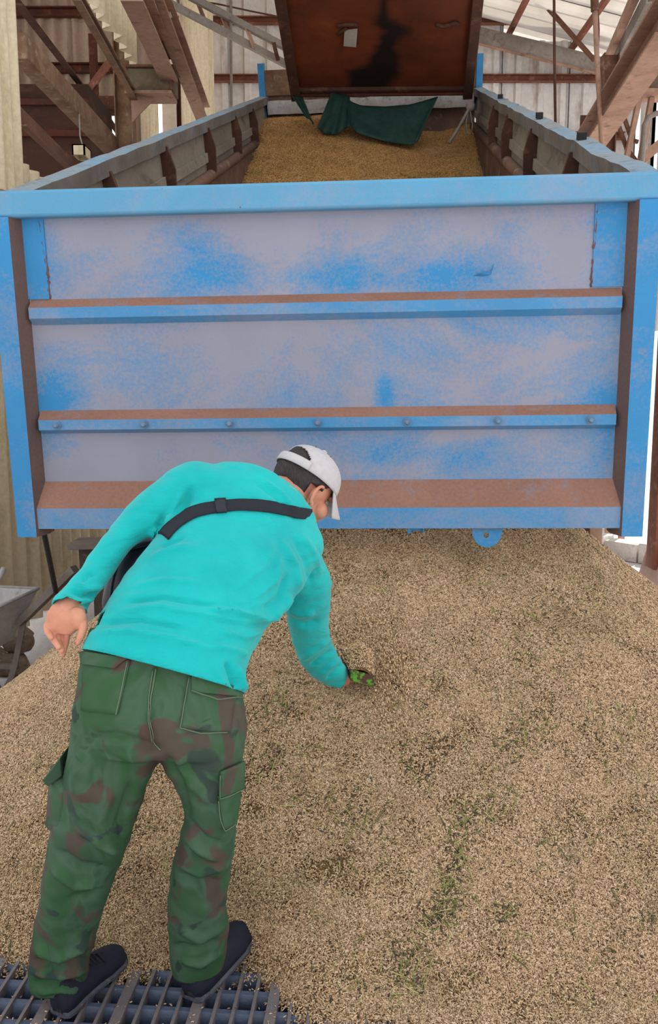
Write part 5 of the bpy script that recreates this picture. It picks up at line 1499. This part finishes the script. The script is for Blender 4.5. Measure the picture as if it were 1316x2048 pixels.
# right wall: ribbed sheets with light between them
wr = wall('wall_right', 'far right wall of pale ribbed sheets with open gaps', (4.9, 11, 0))
y = 8.4; k = 0
for (ya, yb, z0, z1) in ((12.45, 13.15, 2.6, 6.3), (13.3, 13.95, 2.6, 6.3)):
    sheet_mb((4.85, yb, z0), (0, -1, 0), (0, 0, 1), yb-ya, z1-z0, 0.30, 0.045, True, seed=k).build('siding_sheet', M['siding'], wr, auto=40); k += 1
MB().beam((4.8, 12.4, 4.6), (4.8, 14, 4.6), .08, .1, 'C').build('girt', M['girt'], wr)
# right foreground: post on its plinth, low white wall
A = P(1321, 1100, 6.0)
o = MB().beam((A.x, 6.0, .45), (A.x, 6.0, 6.9), .15, .16, 'box', up=(0, 1, 0)).build('steel_column', M['girt']); bev(o, .004, 1); solid(o, (A.x, 6, .45), 'brown post on a pinkish plinth right of the tailgate', 'column')
pl = [(-.14, -.25, 0), (.5, -.25, 0), (.5, .3, 0), (-.14, .3, 0)]; pt_ = [(-.02, -.2, .60), (.3, -.2, .60), (.3, .2, .60), (-.02, .2, .60)]
o = MB().loft([[Vector((A.x+x, 6+y, z)) for x, y, z in q] for q in (pl, pt_)]).build('plinth_block', M['plinth']); bev(o, .02, 2); solid(o, (A.x, 6, 0), 'pinkish sloped concrete plinth at the foot of the brown post', 'plinth')
a = Vector((2.2, 9.6, 0)); b = Vector((4.4, 7.0, 0)); dd = (b-a).normalized(); nn_ = Vector((dd.y, -dd.x, 0))
lw = thing('low_wall', 'low white masonry wall in the sun right of the heap', 'wall', (a+b)/2)
for i in range(9):
    t0_, t1_ = i/9, (i+1)/9-.006; hgt = .20+.03*random.uniform(-1, 1)
    q0, q1 = a+(b-a)*t0_, a+(b-a)*t1_
    bev(MB().beam(q0+Vector((0, 0, hgt/2)), q1+Vector((0, 0, hgt/2)), .22, hgt).build('block', M['plaster'], lw), .015, 2)
A = P(1186, 1080, 4.4)
o = MB().beam((A.x, 4.4, 0), (A.x, 4.4, A.z+.12), .07, .09, 'box', up=(0, 1, 0)).build('wooden_stake', M['steel_tan']); bev(o, .004, 1); solid(o, (A.x, 4.4, 0), 'short brown stake between the heap and the tailgate corner', 'stake')

# ---- wheelbarrow at the left edge
wbr = thing('wheelbarrow', 'zinc wheelbarrow tray on bent bar legs at the left edge', 'wheelbarrow', (-2.0, 4.5, 0))
a, b, c3 = P(77, 1177, 4.45), P(-60, 1171, 4.70), P(-60, 1240, 4.15)
d3 = b+c3-a; topq = [a, b, d3, c3]; cen = sum(topq, Vector())/4
botq = [cen+(v-cen)*.62+Vector((-.02, 0, -.26)) for v in topq]
topin = [cen+(v-cen)*.97+Vector((0, 0, .002)) for v in topq]; botin = [cen+(v-cen)*.60+Vector((-.02, 0, -.25)) for v in topq]
m = MB(); vs = topq+botq+topin+botin; fs = [(4, 7, 6, 5), (12, 13, 14, 15)]
for i in range(4):
    k = (i+1) % 4; fs += [(i, 4+i, 4+k, k), (8+i, 8+k, 12+k, 12+i), (i, k, 8+k, 8+i)]
m.add(vs, fs).build('tray', M['zinc'], wbr)
MB().tube(topq+[topq[0]], .009, 8).build('rim', M['zinc'], wbr, smooth=True)
def flatbar(pts, w, t, name):
    pts = [Vector(p) for p in pts]; rings = []
    for i, p in enumerate(pts):
        T = (pts[min(i+1, len(pts)-1)]-pts[max(i-1, 0)]).normalized(); s = T.cross(Vector((0, 1, 0))).normalized()
        rings.append([p+s*w/2+Vector((0, -t, 0)), p-s*w/2+Vector((0, -t, 0)), p-s*w/2+Vector((0, t, 0)), p+s*w/2+Vector((0, t, 0))])
    return MB().loft(rings).build(name, M['bar_grey'], wbr)
Lx = [(50, 1228), (44, 1258), (38, 1290), (30, 1330), (20, 1362), (6, 1384), (-6, 1372), (-20, 1330)]
zz_ = [P(x, y, 4.5) for x, y in Lx]
flatbar([P(x, y, 4.42) for x, y in Lx], .030, .008, 'leg')
flatbar([P(x-60, y+10, 4.15) for x, y in Lx], .030, .008, 'leg')
MB().beam(P(40, 1245, 4.42), P(150, 1138, 4.25), .045, .04).build('handle', M['bar_grey'], wbr)
MB().beam(P(-60, 1290, 4.1), P(30, 1330, 3.95), .045, .04).build('handle', M['bar_grey'], wbr) if False else None
MB().beam(P(-30, 1330, 4.6), P(34, 1333, 4.45), .03, .03).build('brace', M['bar_grey'], wbr)
ctr = P(-70, 1330, 4.75); ctr.z = .19
rings = []
for r_, w_ in ((.10, -.03), (.17, -.045), (.19, -.02), (.19, .02), (.17, .045), (.10, .03)):
    rings.append([ctr+Vector((r_*math.cos(2*math.pi*j/24), w_, r_*math.sin(2*math.pi*j/24))) for j in range(24)])
MB().loft(rings).build('wheel', M['black'], wbr, smooth=True)
o = MB().tube([P(-30, 1190, 4.3), P(-2, 1158, 4.3), P(8, 1136, 4.3)], .014, 12).build('steel_tube', M['zinc'], smooth=True); solid(o, P(-30, 1190, 4.3), 'shiny tube end poking in above the wheelbarrow tray', 'tube')
# stones behind the wheelbarrow
def stone(px, py, Y, r, label, seed, mat):
    bmx = bmesh.new(); bmesh.ops.create_icosphere(bmx, subdivisions=3, radius=1)
    for v in bmx.verts:
        k = 1+.28*mnoise.noise(v.co*1.3+Vector((seed, 0, 0)))+.10*mnoise.noise(v.co*4+Vector((0, seed, 0)))
        v.co = Vector((v.co.x*r[0]*k, v.co.y*r[1]*k, max(v.co.z*r[2]*k, -r[2]*.8)))
    me = bpy.data.meshes.new('stone'); bmx.to_mesh(me); bmx.free(); me.materials.append(mat)
    o = bpy.data.objects.new('stone', me); C.objects.link(o)
    q = P(px, py, Y); o.location = q; MW[o.name] = Matrix.Translation(q); return props(o, label, 'stone', 'stones by the wheelbarrow')
s1 = stone(24, 1312, 5.0, (.11, .09, .075), 'lower flat stone lying on the floor below the wheelbarrow', 3.1, M['stone']); s1.location.z = .06
s2 = stone(38, 1284, 5.05, (.095, .08, .085), 'upper brown stone resting on another below the wheelbarrow', 8.2, M['stone']); s2.location.z = .195
s3 = stone(-20, 1300, 5.1, (.10, .09, .08), 'stone at the frame edge below the wheelbarrow tray', 5.5, M['stone']); s3.location.z = .062
